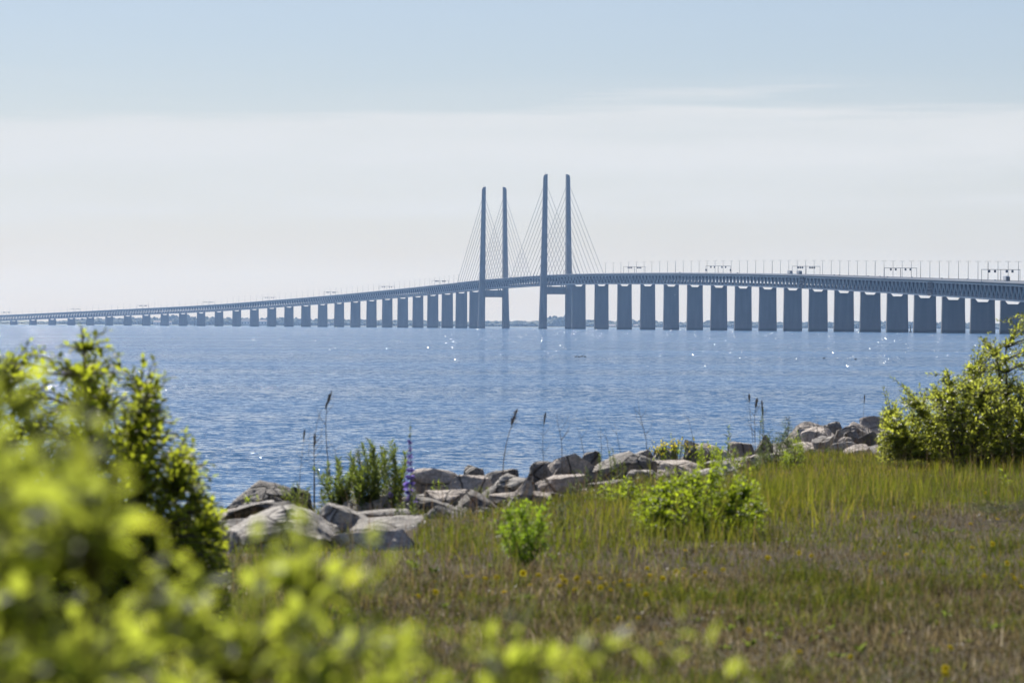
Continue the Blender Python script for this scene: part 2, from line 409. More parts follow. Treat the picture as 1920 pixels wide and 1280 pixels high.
# distant wood, one mass: lumpy crowns standing on the far shore
bm = bmesh.new(); bmesh.ops.create_icosphere(bm, subdivisions=2, radius=1)
IV = np.array([v.co[:] for v in bm.verts]); IF = np.array([[v.index for v in f.verts] for f in bm.faces]); bm.free()
VV, FF = [], []; nb = 0
def crown_at(px, y, w, h, z0):
    global nb
    X = (px - 960) * y / FPX
    n_ = IV.copy(); n_ *= (1 + .22 * (rng.random((len(IV), 1)) - .5) * 2)
    n_ = n_ * np.array([w / 2, w / 2, h * .55]) + np.array([X, y, z0 + h * .5])
    VV.append(n_); FF.append(IF + nb); nb += len(IV)
def tree_h(px):
    k = np.interp(px, [-400, 0, 60, 110, 170, 230, 290, 330, 400, 450, 520, 600, 700, 800, 900, 960, 1020, 1034, 1060, 1078, 1150, 1190, 1260, 1330, 1500, 1620, 1920, 2500],
                  [8, 6, 5, 7, 13, 14, 15, 20, 17, 15, 17, 14, 13, 12, 11, 12, 13, 22, 27, 17, 12, 17, 11, 14, 13, 16, 12, 12])
    return k
for px in np.arange(-900, 2900, 1.7):
    for row in range(2):
        y = YL + 60 + row * 220 + R.uniform(-40, 40)
        th = tree_h(px) * R.uniform(.62, 1.12) * (1.3 if row else .9) + land_profile(px) * .1
        if px < 120 and R.random() < .6: continue
        crown_at(px + R.uniform(-1, 1), y, R.uniform(13, 26), th, 1.5)
wood = link(bpy.data.objects.new('far_wood', np_mesh('far_wood', np.concatenate(VV), np.concatenate(FF), M['far_trees'], smooth=False)))
tag(wood, 'hazy dark wood along the far coast behind the bridge piers', 'woods', kind='stuff')
# pale buildings on the far shore
M['house_wall'] = simple('pale_render', (.62, .58, .54), .8); M['house_roof'] = simple('pale_roof', (.5, .42, .38), .8)
def far_house(px, w, d, h, roof, label, y=YL - 15, z0=2.0):
    X = (px - 960) * y / FPX
    b = empty('building', (X, y, z0)); tag(b, label, 'building', 'pale buildings on the far coast')
    MB().box((0, 0, h / 2), (w, d, h)).build('wall', M['house_wall'], b)
    MB().prism([(-w / 2 - 1, -d / 2 - 1, h + .01), (w / 2 + 1, -d / 2 - 1, h + .01), (w / 2 + 1, d / 2 + 1, h + .01), (-w / 2 - 1, d / 2 + 1, h + .01)],
               [(-w / 2 + 2, -.3, h + roof), (w / 2 - 2, -.3, h + roof), (w / 2 - 2, .3, h + roof), (-w / 2 + 2, .3, h + roof)]).build('roof', M['house_roof'], b)
    n = max(2, int(w / 8))
    for k in range(n):
        MB().box((-w / 2 + (k + .5) * w / n, -d / 2 - .05, h * .5), (w / n * .5, .16, h * .35)).build('window', M['glass'], b)
far_house(296, 26, 14, 7, 5, 'pale long house low on the hazy far coast, leftmost of the pale buildings')
far_house(318, 12, 10, 6, 4, 'small pale house just beside the long house on the far coast')
far_house(463, 34, 16, 9, 7, 'broad pale roofed hall on the far coast between two bridge piers', z0=4)
far_house(492, 28, 14, 9, 5, 'pale barn on the far coast next to the broad hall', z0=4)
far_house(614, 12, 9, 6, 4, 'tiny white house on the far coast below the rising left viaduct')
far_house(1147, 24, 10, 4, 3, 'low pale house at the far waterline just right of the tall pylons')
far_house(1192, 14, 9, 5, 3, 'low pale house at the far waterline, rightmost of the pale buildings')

# ------------------------------------------------------------------ the bridge
BP = dict(D0=5149.5, X0=55.5, th=.18154, kl=-8.19e-5, kr=-7.207e-5, km=3.44e-5)
Sg = np.arange(-5600, 3300, 10.0); i0 = int(np.argmin(abs(Sg)))
kk = np.where(Sg < -700, BP['kl'], np.where(Sg > 200, BP['kr'], BP['km']))
an = np.concatenate([[0], np.cumsum((kk[1:] + kk[:-1]) * 5)]); an = an - an[i0] + BP['th']
XX = np.concatenate([[0], np.cumsum((np.sin(an[1:]) + np.sin(an[:-1])) * 5)]); YY = np.concatenate([[0], -np.cumsum((np.cos(an[1:]) + np.cos(an[:-1])) * 5)])
XX += BP['X0'] - XX[i0]; YY += BP['D0'] - YY[i0]
zs = np.array([-5600, -4450, -4160, -3874, -3595, -3304, -3025, -2748, -2466, -2048, -1494, -938, -576, -361, -64, 120, 299, 726, 1100, 1521, 1864, 2543, 3300], float)
zz = np.array([8, 22.8, 27.0, 31.0, 34.8, 38.0, 41.0, 44.8, 49.0, 54.6, 61.2, 66.4, 68.6, 69.4, 69.9, 69.5, 68.4, 64, 58.7, 52.2, 46.0, 34.6, 22], float)
zf = np.interp(Sg, zs, zz); ker = np.hanning(61); ker /= ker.sum()
zf = np.convolve(np.pad(zf, 30, mode='edge'), ker, 'valid')
def B(s, off=0.0, z=0.0, absz=False):
    """point on the bridge: s along, off across (+ = the seaward side facing the camera), z relative to the road"""
    x = float(np.interp(s, Sg, XX)); y = float(np.interp(s, Sg, YY)); a = float(np.interp(s, Sg, an))
    return Vector((x - math.cos(a) * off, y - math.sin(a) * off, z if absz else float(np.interp(s, Sg, zf)) + z))
def ang(s): return float(np.interp(s, Sg, an))
bridge = empty('cable_stayed_bridge', (0, 0, 0))
tag(bridge, 'long curving two-deck bridge with four slender pylon legs and fanned stay cables', 'bridge')
S0, S1 = -5400, 3200
def sweep(name, section, mat, s0=S0, s1=S1, step=20, parent=bridge):
    n = len(section); mb = MB(); vs = []
    ss = np.arange(s0, s1 + .1, step)
    for s in ss:
        for off, z in section: vs.append(B(s, off, z))
    fs = [(i * n + k, i * n + (k + 1) % n, (i + 1) * n + (k + 1) % n, (i + 1) * n + k) for i in range(len(ss) - 1) for k in range(n)]
    fs += [tuple(range(n))[::-1], tuple(range((len(ss) - 1) * n, len(ss) * n))]
    return mb.add(vs, fs).build(name, mat, parent)
TR = 6.9            # half distance of the truss planes at the lower chord
TT = 7.6            # at the top
sweep('road_deck', [(-11.8, 0), (-11.8, -.45), (-8.4, -1.5), (8.4, -1.5), (11.8, -.45), (11.8, 0)], M['concrete'])
sweep('road_surface', [(-11.3, .004), (-11.3, .06), (11.3, .06), (11.3, .004)], M['asphalt'])
for sgn in (-1, 1):
    sweep('parapet', [(sgn * 11.75, .01), (sgn * 11.4, .01), (sgn * 11.45, .95), (sgn * 11.7, .95)], M['steel'])
    sweep('upper_chord', [(sgn * TT - .45, -1.51), (sgn * TT - .45, -2.4), (sgn * TT + .45, -2.4), (sgn * TT + .45, -1.51)], M['steel'])
    sweep('lower_chord', [(sgn * TR - .55, -11.2), (sgn * TR - .55, -12.4), (sgn * TR + .55, -12.4), (sgn * TR + .55, -11.2)], M['steel'])
sweep('median_barrier', [(-.35, .07), (-.15, .95), (.15, .95), (.35, .07)], M['concrete'])
sweep('rail_deck', [(-TR + .57, -11.3), (-TR + .57, -12.3), (TR - .57, -12.3), (TR - .57, -11.3)], M['concrete'])
for sgn in (-1, 1):
    sweep('rail_trough_wall', [(sgn * 5.2, -11.28), (sgn * 5.2, -9.4), (sgn * 4.9, -9.4), (sgn * 4.9, -11.28)], M['concrete'])
# truss diagonals: one V every 20 m; the 300 that show largest are parts, the rest one stuff part
diag_n = 0; rest = MB(); cross = MB()
bays = [(s, k) for s in np.arange(S0, S1, 20.0) for k in (0, 1)]
for s in np.arange(S1 - 20, S0 - 1, -20.0):
    for k in (0, 1):
        a = (s, s + 10) if k == 0 else (s + 20, s + 10)
        p, q = B(a[0], TT, -2.35), B(a[1], TR, -11.25)
        if diag_n < 296 and s < 2640 :
            MB().bar(p, q, .85, .8).build('truss_diagonal', M['steel'], bridge); diag_n += 1
        else: rest.bar(p, q, .85, .8)
        rest.bar(B(a[0], -TT, -2.35), B(a[1], -TR, -11.25), .85, .8)
    for o0, o1, z0, z1 in ((-TT + .5, TT - .5, -1.52, -3.2), (-TR + .6, TR - .6, -9.0, -11.25)):
        cross.prism([B(s, o0, z0), B(s, o1, z0), B(s, o1, z1), B(s, o0, z1)], [B(s + .5, o0, z0), B(s + .5, o1, z0), B(s + .5, o1, z1), B(s + .5, o0, z1)])
    for sg in (-1, 1):
        for o0, o1 in ((sg * (TT - .5), sg * (TT - 2.9)),):
            cross.prism([B(s, o0, -3.22), B(s, o1, -3.22), B(s, sg * (TR - 2.6), -8.98), B(s, sg * (TR - .6), -8.98)], [B(s + .5, o0, -3.22), B(s + .5, o1, -3.22), B(s + .5, sg * (TR - 2.6), -8.98), B(s + .5, sg * (TR - .6), -8.98)])
tag(rest.build('truss_bracing', M['steel'], bridge), kind='stuff')
tag(cross.build('cross_frames', M['steel_dark_shade'], bridge), kind='stuff')  # near-black colour paints in the shade inside the truss
# inspection bays: lattice hung in the truss
for sc_ in (1510, 2190):
    mb = MB()
    for j in range(5):
        s = sc_ + j * 5
        mb.bar(B(s, TT + 1.2, -2.0), B(s, TT + 1.2, -12.0), .35)
        if j < 4:
            for k in range(4):
                z0 = -2 - k * 2.5
                mb.bar(B(s, TT + 1.2, z0), B(s + 5, TT + 1.2, z0 - 2.5), .3); mb.bar(B(s + 5, TT + 1.2, z0), B(s, TT + 1.2, z0 - 2.5), .3)
    for z in (-2, -4.5, -7, -9.5, -12): mb.bar(B(sc_, TT + 1.2, z), B(sc_ + 20, TT + 1.2, z), .3)
    for z in (-2, -12): mb.bar(B(sc_, TT + 1.2, z), B(sc_, TR - .5, z), .4); mb.bar(B(sc_ + 20, TT + 1.2, z), B(sc_ + 20, TR - .5, z), .4)
    mb.build('inspection_gantry', M['steel_dark_shade'], bridge)

# piers
def pier(s):
    zt = float(np.interp(s, Sg, zf)) - 12.45
    if zt < 3: return
    wt_, wb, lt, lb = 8.45, 8.95, 2.0, 2.35
    prof = [(-wt_, zt), (-5.6, zt), (-3.7, zt - 2.3), (3.7, zt - 2.3), (5.6, zt), (wt_, zt)]
    f = []; b = []
    ring = prof + [(wt_, zt - 6), (wb, -1.9), (-wb, -1.9), (-wt_, zt - 6)]
    def pt(off, z, l):
        base = B(s, 0, z, True); a = ang(s)
        return base + Vector((-math.cos(a) * off, -math.sin(a) * off, 0)) + Vector((math.sin(a), -math.cos(a), 0)) * l
    for off, z in ring:
        k = (z + 1.9) / max(zt + 1.9, 1); l = lb + (lt - lb) * k
        f.append(pt(off, z, l)); b.append(pt(off, z, -l))
    o = MB().prism(f, b).build('pier', M['concrete'], bridge)
    for sg in (-1, 1):
        for q in (-1, 1):
            pass
    return o
piers = [160 + 140 * i for i in range(22)] + [-490 - 160 - 140 * i for i in range(0, 34)]
for s in piers: pier(s)
# bearings
mb = MB()
# pylons
PYX = Vector((2.2, 0, 0))
def pylon(s0):
    py = empty('pylon', parent=bridge)
    a = ang(s0); n = Vector((-math.cos(a), -math.sin(a), 0)); t = Vector((math.sin(a), -math.cos(a), 0)); c = B(s0, 0, 0, True) + PYX
    for sg in (-1, 1):
        mb = MB(); rings = []
        for z in (-1.9, 4, 20, 44, 56, 72, 100, 140, 180, 199.5, 203.5):
            k = min(1, max(0, z / 204)); wid = 9.8 - 4.9 * k ** .8; ln = 12.5 - 5.5 * k
            inner = 12.75 + .55 * (1 - k)      # inner face nearly upright
            outer = inner + wid if z > 0 else inner + 9.8
            if z > 203: outer -= 1.3
            # pentagon: flat inner face, wedge outwards
            pts = [(inner, -ln / 2), (outer - wid * .35, -ln / 2), (outer, -ln * .22), (outer, ln * .22), (outer - wid * .35, ln / 2), (inner, ln / 2)]
            rings.append([c + n * (sg * o_) + t * l_ + Vector((0, 0, z if (z < 203 or o_ < inner + 1) else 202.6)) for o_, l_ in pts])
        m_ = len(rings[0]); vs = [v for r_ in rings for v in r_]
        fs = [(i * m_ + k, i * m_ + (k + 1) % m_, (i + 1) * m_ + (k + 1) % m_, (i + 1) * m_ + k) for i in range(len(rings) - 1) for k in range(m_)]
        fs += [tuple(range(m_))[::-1], tuple(range((len(rings) - 1) * m_, len(rings) * m_))]
        mb.add(vs, fs).build('pylon_leg', M['pylon'], py)
    mb = MB(); zt = float(np.interp(s0, Sg, zf)) - 14.2
    ring = lambda l, w: [c + n * o_ + t * l + Vector((0, 0, z)) for o_, z in ((-w, zt - 10), (w, zt - 10), (w, zt), (-w, zt))]
    mb.prism(ring(-4, 12.7), ring(4, 12.7)).build('cross_beam', M['pylon'], py)
    for sg in (-1, 1):
        for o_ in (9.8, 6.9):
            MB().box((0, 0, 0), (1.6, 3, 1.9), Matrix.Translation(c + n * (sg * o_) + Vector((0, 0, zt + .97)))).build('bearing', M['steel_dark_shade'], py)
    MB().tube([c + n * 15 + Vector((0, 0, 203)), c + n * 15 + Vector((0, 0, 206))], .25, 6).build('lightning_rod', M['galv'], py)
    # harp of ten stays each way in each plane
    for sg in (-1, 1):
        for dr in (-1, 1):
            for k in range(1, 11):
                sa = s0 + dr * 24 * k
                top = c + n * (sg * 15.2) + t * (dr * 3.0) + Vector((0, 0, 71 + 12.15 * k))
                MB().tube([top, B(sa, sg * 15.3, .6)], .25, 5, False).build('stay_cable', M['cable'], bridge)
                og = MB(); m1 = B(sa, sg * 15.3, .5)
                og.bar(B(sa, sg * 11.82, -.3), m1, .7); og.bar(B(sa, sg * 7.7, -7.0), m1 + Vector((0, 0, -.4)), .7); og.bar(B(sa, sg * 7.9, -2.6), B(sa, sg * 8.1, -6.8), .6)
                og.build('outrigger', M['steel'], bridge)
pylon(0.0); pylon(-490.0)

# lamp posts along the median
mast = MB(); mast.tube([(0, 0, 0), (0, 0, 6), (0, 0, 14.0)], [.22, .18, .13], 6); mast_me = mast.build('pole', M['galv'])
armm = MB().bar((-1.6, 0, 13.9), (1.6, 0, 13.9), .12).box((-1.7, 0, 13.82), (.9, .35, .16)).box((1.7, 0, 13.82), (.9, .35, .16)); arm_me = armm.build('lamp_head', M['galv'])
col_m, col_a = mast_me.data, arm_me.data
bpy.data.objects.remove(mast_me); bpy.data.objects.remove(arm_me)
cammb = MB()
for k in range(9): cammb.box((.25, 0, 2 + k * 1.3), (.35, .4, .55))
cam_me_o = cammb.build('equipment_box', M['black']); cam_me = cam_me_o.data; bpy.data.objects.remove(cam_me_o)
def sx(px):      # s at which the road appears at pixel column px
    pxs = 960 + FPX * XX / YY
    return float(np.interp(px, pxs, Sg))
s = 324.0; i = 0
slist = []
while s < 2680: slist.append(s); s += 46.67
s = -490 - 330.0
while s > -4700: slist.append(s); s -= 46.67
for s in slist:
    if not (300 < s < 2650 or s < -800): continue
    lp = empty('street_lamp', B(s, 0, .06), ang(s)); i += 1
    share('pole', col_m, lp); share('lamp_head', col_a, lp)
    if s > 0 and i % 12 == 10:
        share('equipment_box', cam_me, lp)
        tag(lp, 'lamp mast with small boxes up its height on the viaduct right of the pylons', 'street lamp', 'masts with boxes on the right viaduct')
    elif s > 0: tag(lp, 'thin grey lamp mast standing on the deck of the viaduct right of the pylons', 'street lamp', 'lamp masts right of the pylons')
    else: tag(lp, 'thin grey lamp mast standing on the deck of the viaduct left of the pylons', 'street lamp', 'lamp masts left of the pylons')

# sign gantries
GL = [(1189, 6, 'just right of the tall pylons'), (1346, 4, 'second to the right of the tall pylons'), (1511, 6, 'above the white box truck'), (1688, 4, 'between the box truck and the far right one'),
      (1876, 4, 'at the far right end by the leafy shrub'), (825, 6, 'just left of the tall pylons'), (725, 4, 'second to the left of the tall pylons'), (620, 6, 'third to the left of the tall pylons'),
      (505, 4, 'fourth to the left of the tall pylons'), (390, 4, 'fifth to the left of the tall pylons'), (268, 6, 'sixth to the left of the tall pylons'), (141, 4, 'above the tip of the round shrub'), (12, 6, 'at the extreme left end')]
for px, ns, where in GL:
    s = sx(px); gt = empty('sign_gantry', B(s, 0, .06), ang(s))
    tag(gt, f'{"six" if ns == 6 else "four"}-sign gantry on the bridge, {where}', 'sign gantry', 'sign gantries on the bridge')
    for x in (-13.2, 0, 13.2):
        if abs(x) < 1: MB().bar((x, .6, 0), (x, .6, 8.2), .4).build('post', M['galv'], gt)
        else: MB().bar((x, .6, -.5), (x, .6, 8.2), .28).build('post', M['galv'], gt)
    for x in (-12.5, 12.5): MB().bar((x - .9, .6, -.3), (x + .9, .6, -.3), .4, .3).build('bracket', M['galv'], gt)
    MB().bar((-13.4, .6, 8.3), (13.4, .6, 8.3), .35).build('cross_member', M['galv'], gt)
    xs = ((-7.6, -5.6, -3.6, 3.6, 5.6, 7.6) if ns == 6 else (-8, -4, 4, 8))
    for x in xs: MB().box((x, .2, 7.1), (1.5, .35, 1.7)).build('sign', M['black'], gt)
    if px == 1346:
        for x in (-13.2, 13.2): MB().box((x, .2, 4.0), (1.5, .35, 2.0)).build('sign', M['black'], gt)

# vehicles on the road deck
CARC = {}
def paint(c):
    if c not in CARC: CARC[c] = simple('car_paint', c, .3)
    return CARC[c]
wheel_mb = MB()
def wheel(parent, x, y, r, w=.25):
    MB().tube([(x - w / 2, y, r), (x + w / 2, y, r)], r, 10).build('wheel', M['tyre'], parent)
def car(s, off, c, label):
    e = empty('car', B(s, off, .07), ang(s)); tag(e, label, 'car', 'cars crossing the bridge')
    MB().prism([(-.88, -2.2, .35), (.88, -2.2, .35), (.88, 2.2, .35), (-.88, 2.2, .35)], [(-.86, -2.1, .85), (.86, -2.1, .85), (.86, 2.15, .95), (-.86, 2.15, .95)]).build('body', paint(c), e)
    MB().prism([(-.8, -1.2, .9), (.8, -1.2, .9), (.8, 1.9, .94), (-.8, 1.9, .94)], [(-.66, -.4, 1.42), (.66, -.4, 1.42), (.66, 1.3, 1.42), (-.66, 1.3, 1.42)]).build('cabin', M['glass'], e)
    MB().box((0, .45, 1.45), (1.3, 1.7, .06)).build('roof', paint(c), e)
    for x in (-.8, .8):
        for y in (-1.35, 1.35): wheel(e, x, y, .32)
    for x in (-.65, .65): MB().box((x, -2.2, .68), (.3, .06, .14)).build('headlight', M['bird_white'], e)
def truck(s, off, c, cb, label):
    e = empty('truck', B(s, off, .07), ang(s)); tag(e, label, 'truck', 'trucks crossing the bridge')
    MB().box((0, -6.6, 1.95), (2.45, 2.2, 2.9)).build('cab', paint(c), e)
    MB().box((0, -7.75, 2.5), (2.2, .1, 1.0)).build('windscreen', M['glass'], e)
    MB().box((0, 1.6, 2.75), (2.55, 13.2, 2.7)).build('trailer_box', paint(cb), e)
    MB().box((0, 0, 1.05), (.9, 14, .4)).build('chassis', M['black'], e)
    for x in (-1.1, 1.1):
        for y in (-6.8, -3.6, 4.6, 5.9, 7.2): wheel(e, x, y, .5, .35)
truck(sx(1508), 5, (.06, .06, .07), (.30, .31, .33), 'dark cab truck pulling a tall grey box under the gantry mid right of the bridge')
truck(sx(1497), 8.4, (.5, .5, .5), (.42, .42, .42), 'pale box truck side by side with the dark cab truck on the bridge')
truck(sx(1909), 8, (.04, .04, .05), (.55, .56, .58), 'dark truck with a pale trailer at the far right end of the bridge')
for px, off, c, lab in ((1393, 6, (.03, .03, .03), 'tiny black car on the bridge between the second gantry and the box truck'),
        (1576, 6, (.05, .05, .06), 'dark car just right of the box truck on the bridge'), (1592, 9, (.10, .04, .04), 'dark red car right beside the dark car behind the box truck'),
        (1614, 6, (.6, .6, .6), 'silver car leading the short queue right of the box truck'), (1645, 8, (.06, .06, .07), 'small dark car just left of the four-sign gantry'),
        (1665, 7, (.08, .03, .03), 'dark maroon car under the left post of the four-sign gantry'), (1684, 9, (.3, .3, .32), 'grey car under the middle of the four-sign gantry'),
        (1726, 7, (.5, .5, .5), 'pale grey car just right of the four-sign gantry'), (1785, 8, (.12, .04, .03), 'brown car midway between the last two gantries'),
        (1834, 8, (.75, .75, .75), 'white car under the left post of the last gantry'), (1887, 8, (.75, .75, .76), 'white car right under the last gantry beside the pale trailer'),
        (562, 6, (.05, .05, .06), 'small dark car on the left viaduct left of the third gantry'), (681, 6, (.05, .05, .06), 'small dark car on the left viaduct below the second gantry'),
        (757, 6, (.08, .08, .08), 'dark van-like car on the left viaduct near the tall pylons'), (1053, 6, (.10, .04, .04), 'dark red car between the two legs of the right pylon'),
        (1284, 6, (.05, .05, .06), 'black car alone between the first two gantries right of the pylons')):
    car(sx(px), off, c, lab)

# channel markers, ducks, gull
def marker(px, D, h, label):
    p = P(px, 0, D); e = empty('channel_marker', (p.x, D, 0)); tag(e, label, 'channel marker', 'channel markers by the bridge')
    MB().tube([(0, 0, -.6), (0, 0, .9), (0, 0, 1.1)], [1.2, 1.2, .6], 12).build('float', M['beacon'], e)
    MB().tube([(0, 0, 1.0), (0, 0, h - 1)], [.5, .3], 8).build('pole', M['beacon'], e)
    for z in (h - 1.0, h - .45): MB().tube([(0, 0, z), (0, 0, z + .5)], [.55, .06], 8).build('topmark', M['black'], e)
marker(364.5, 7000, 8, 'dark channel marker standing on the water left, below the low viaduct')
marker(823.8, 5500, 9, 'dark channel marker seen in the gap between piers left of the pylons')
marker(1707, 3300, 6, 'dark channel marker seen in the narrow gap between two broad piers at right')
def duck(px, py, label, flip=1, sc=.5):
    D = EYE * FPX / (py - hz(px)); p = P(px, py, D); e = empty('duck', (p.x, D, .0), 0); e.scale = (flip * sc, sc, sc)
    tag(e, label, 'duck', 'ducks resting on the water')
    MB().tube([(-.30, 0, .16), (-.2, 0, .10), (0, 0, .08), (.18, 0, .09), (.26, 0, .12)], [.02, .09, .14, .10, .03], 8).build('body', M['bird_dark'], e, True)
    MB().tube([(.2, 0, .12), (.25, 0, .26)], [.05, .035], 7).build('neck', M['bird_dark'], e, True)
    MB().tube([(.2, 0, .29), (.25, 0, .30), (.31, 0, .29)], [.03, .055, .03], 7).build('head', M['bird_dark'], e, True)
    MB().tube([(.31, 0, .285), (.37, 0, .275)], [.02, .01], 5).build('bill', M['bird_dark'], e)
duck(1080, 669, 'dark duck on the water, first on the left of the short row of four'); duck(1086, 669.5, 'dark duck second from left in the short row on the water', -1)
duck(1091, 668.6, 'dark duck third from left in the short row on the water'); duck(1097, 669, 'dark duck at the right end of the short row on the water', -1)
duck(1545, 672, 'lone dark bird on the water below the broad piers, left of its pair'); duck(1604, 674, 'lone dark bird on the water below the broad piers, right of its pair')
pg = P(1265, 553, 1500); gl = empty('gull', pg, .2); tag(gl, 'white gull flying with raised wings in front of a bridge pier', 'gull')
MB().tube([(0, .26, -.02), (0, .1, 0), (0, -.12, 0), (0, -.28, .02)], [.02, .09, .08, .03], 8).build('body', M['bird_white'], gl, True)
for sg in (-1, 1):
    MB().prism([(0, .1, .04), (0, -.1, .04), (0, -.1, .06), (0, .1, .06)], [(sg * .38, .08, .22), (sg * .38, -.08, .22), (sg * .38, -.08, .235), (sg * .38, .08, .235)]) \
        .prism([(sg * .38, .08, .22), (sg * .38, -.08, .22), (sg * .38, -.08, .235), (sg * .38, .08, .235)], [(sg * .68, -.06, .16), (sg * .68, -.12, .16), (sg * .68, -.12, .165), (sg * .68, -.06, .165)]).build('wing', M['bird_white'], gl)

# ------------------------------------------------------------------ shore rocks
bm = bmesh.new(); bmesh.ops.create_icosphere(bm, subdivisions=5, radius=1)
I4V = np.array([v.co[:] for v in bm.verts]); I4F = np.array([[v.index for v in f.verts] for f in bm.faces]); bm.free()
bm = bmesh.new(); bmesh.ops.create_icosphere(bm, subdivisions=3, radius=1)
I3V = np.array([v.co[:] for v in bm.verts]); I3F = np.array([[v.index for v in f.verts] for f in bm.faces]); bm.free()
def rock_mesh(w, d, h, seed, hi=True, nplanes=9, peak=None):
    r_ = np.random.default_rng(seed)
    V = (I4V if hi else I3V).copy(); Fc = I4F if hi else I3F
    V = np.sign(V) * np.abs(V) ** .52
    for _ in range(nplanes):
        n = r_.normal(size=3); n /= np.linalg.norm(n); c = r_.uniform(.55, 1.02)
        dd = V @ n; m = dd > c
        V[m] -= np.outer((dd[m] - c) * .96, n)
    if peak is not None:
        V[:, 2] *= np.clip(1.15 - .8 * np.abs(V[:, 0] - peak), .1, 1.2)
    V[:, 2] += V[:, 0] * r_.uniform(-.28, .28)       # tilted bedding
    # layered noise relief
    fr = 1.6
    for o_, am in ((1.5, .10), (3.5, .05), (8, .022), (18, .010)):
        if not hi and o_ > 8: break
        off = r_.uniform(0, 50, 3)
        nv = np.array([noise.noise(Vector(p * o_ + off)) for p in V])
        ln = np.linalg.norm(V, axis=1, keepdims=True)
        V = V + V / ln * (nv[:, None] * am)
    mn, mx = V.min(0), V.max(0)
    V = (V - (mn + mx) / 2) / (mx - mn) * np.array([w, d, h])
    me = np_mesh('boulder', V, Fc, [], smooth=True); me.set_sharp_from_angle(angle=rad(24))
    return me
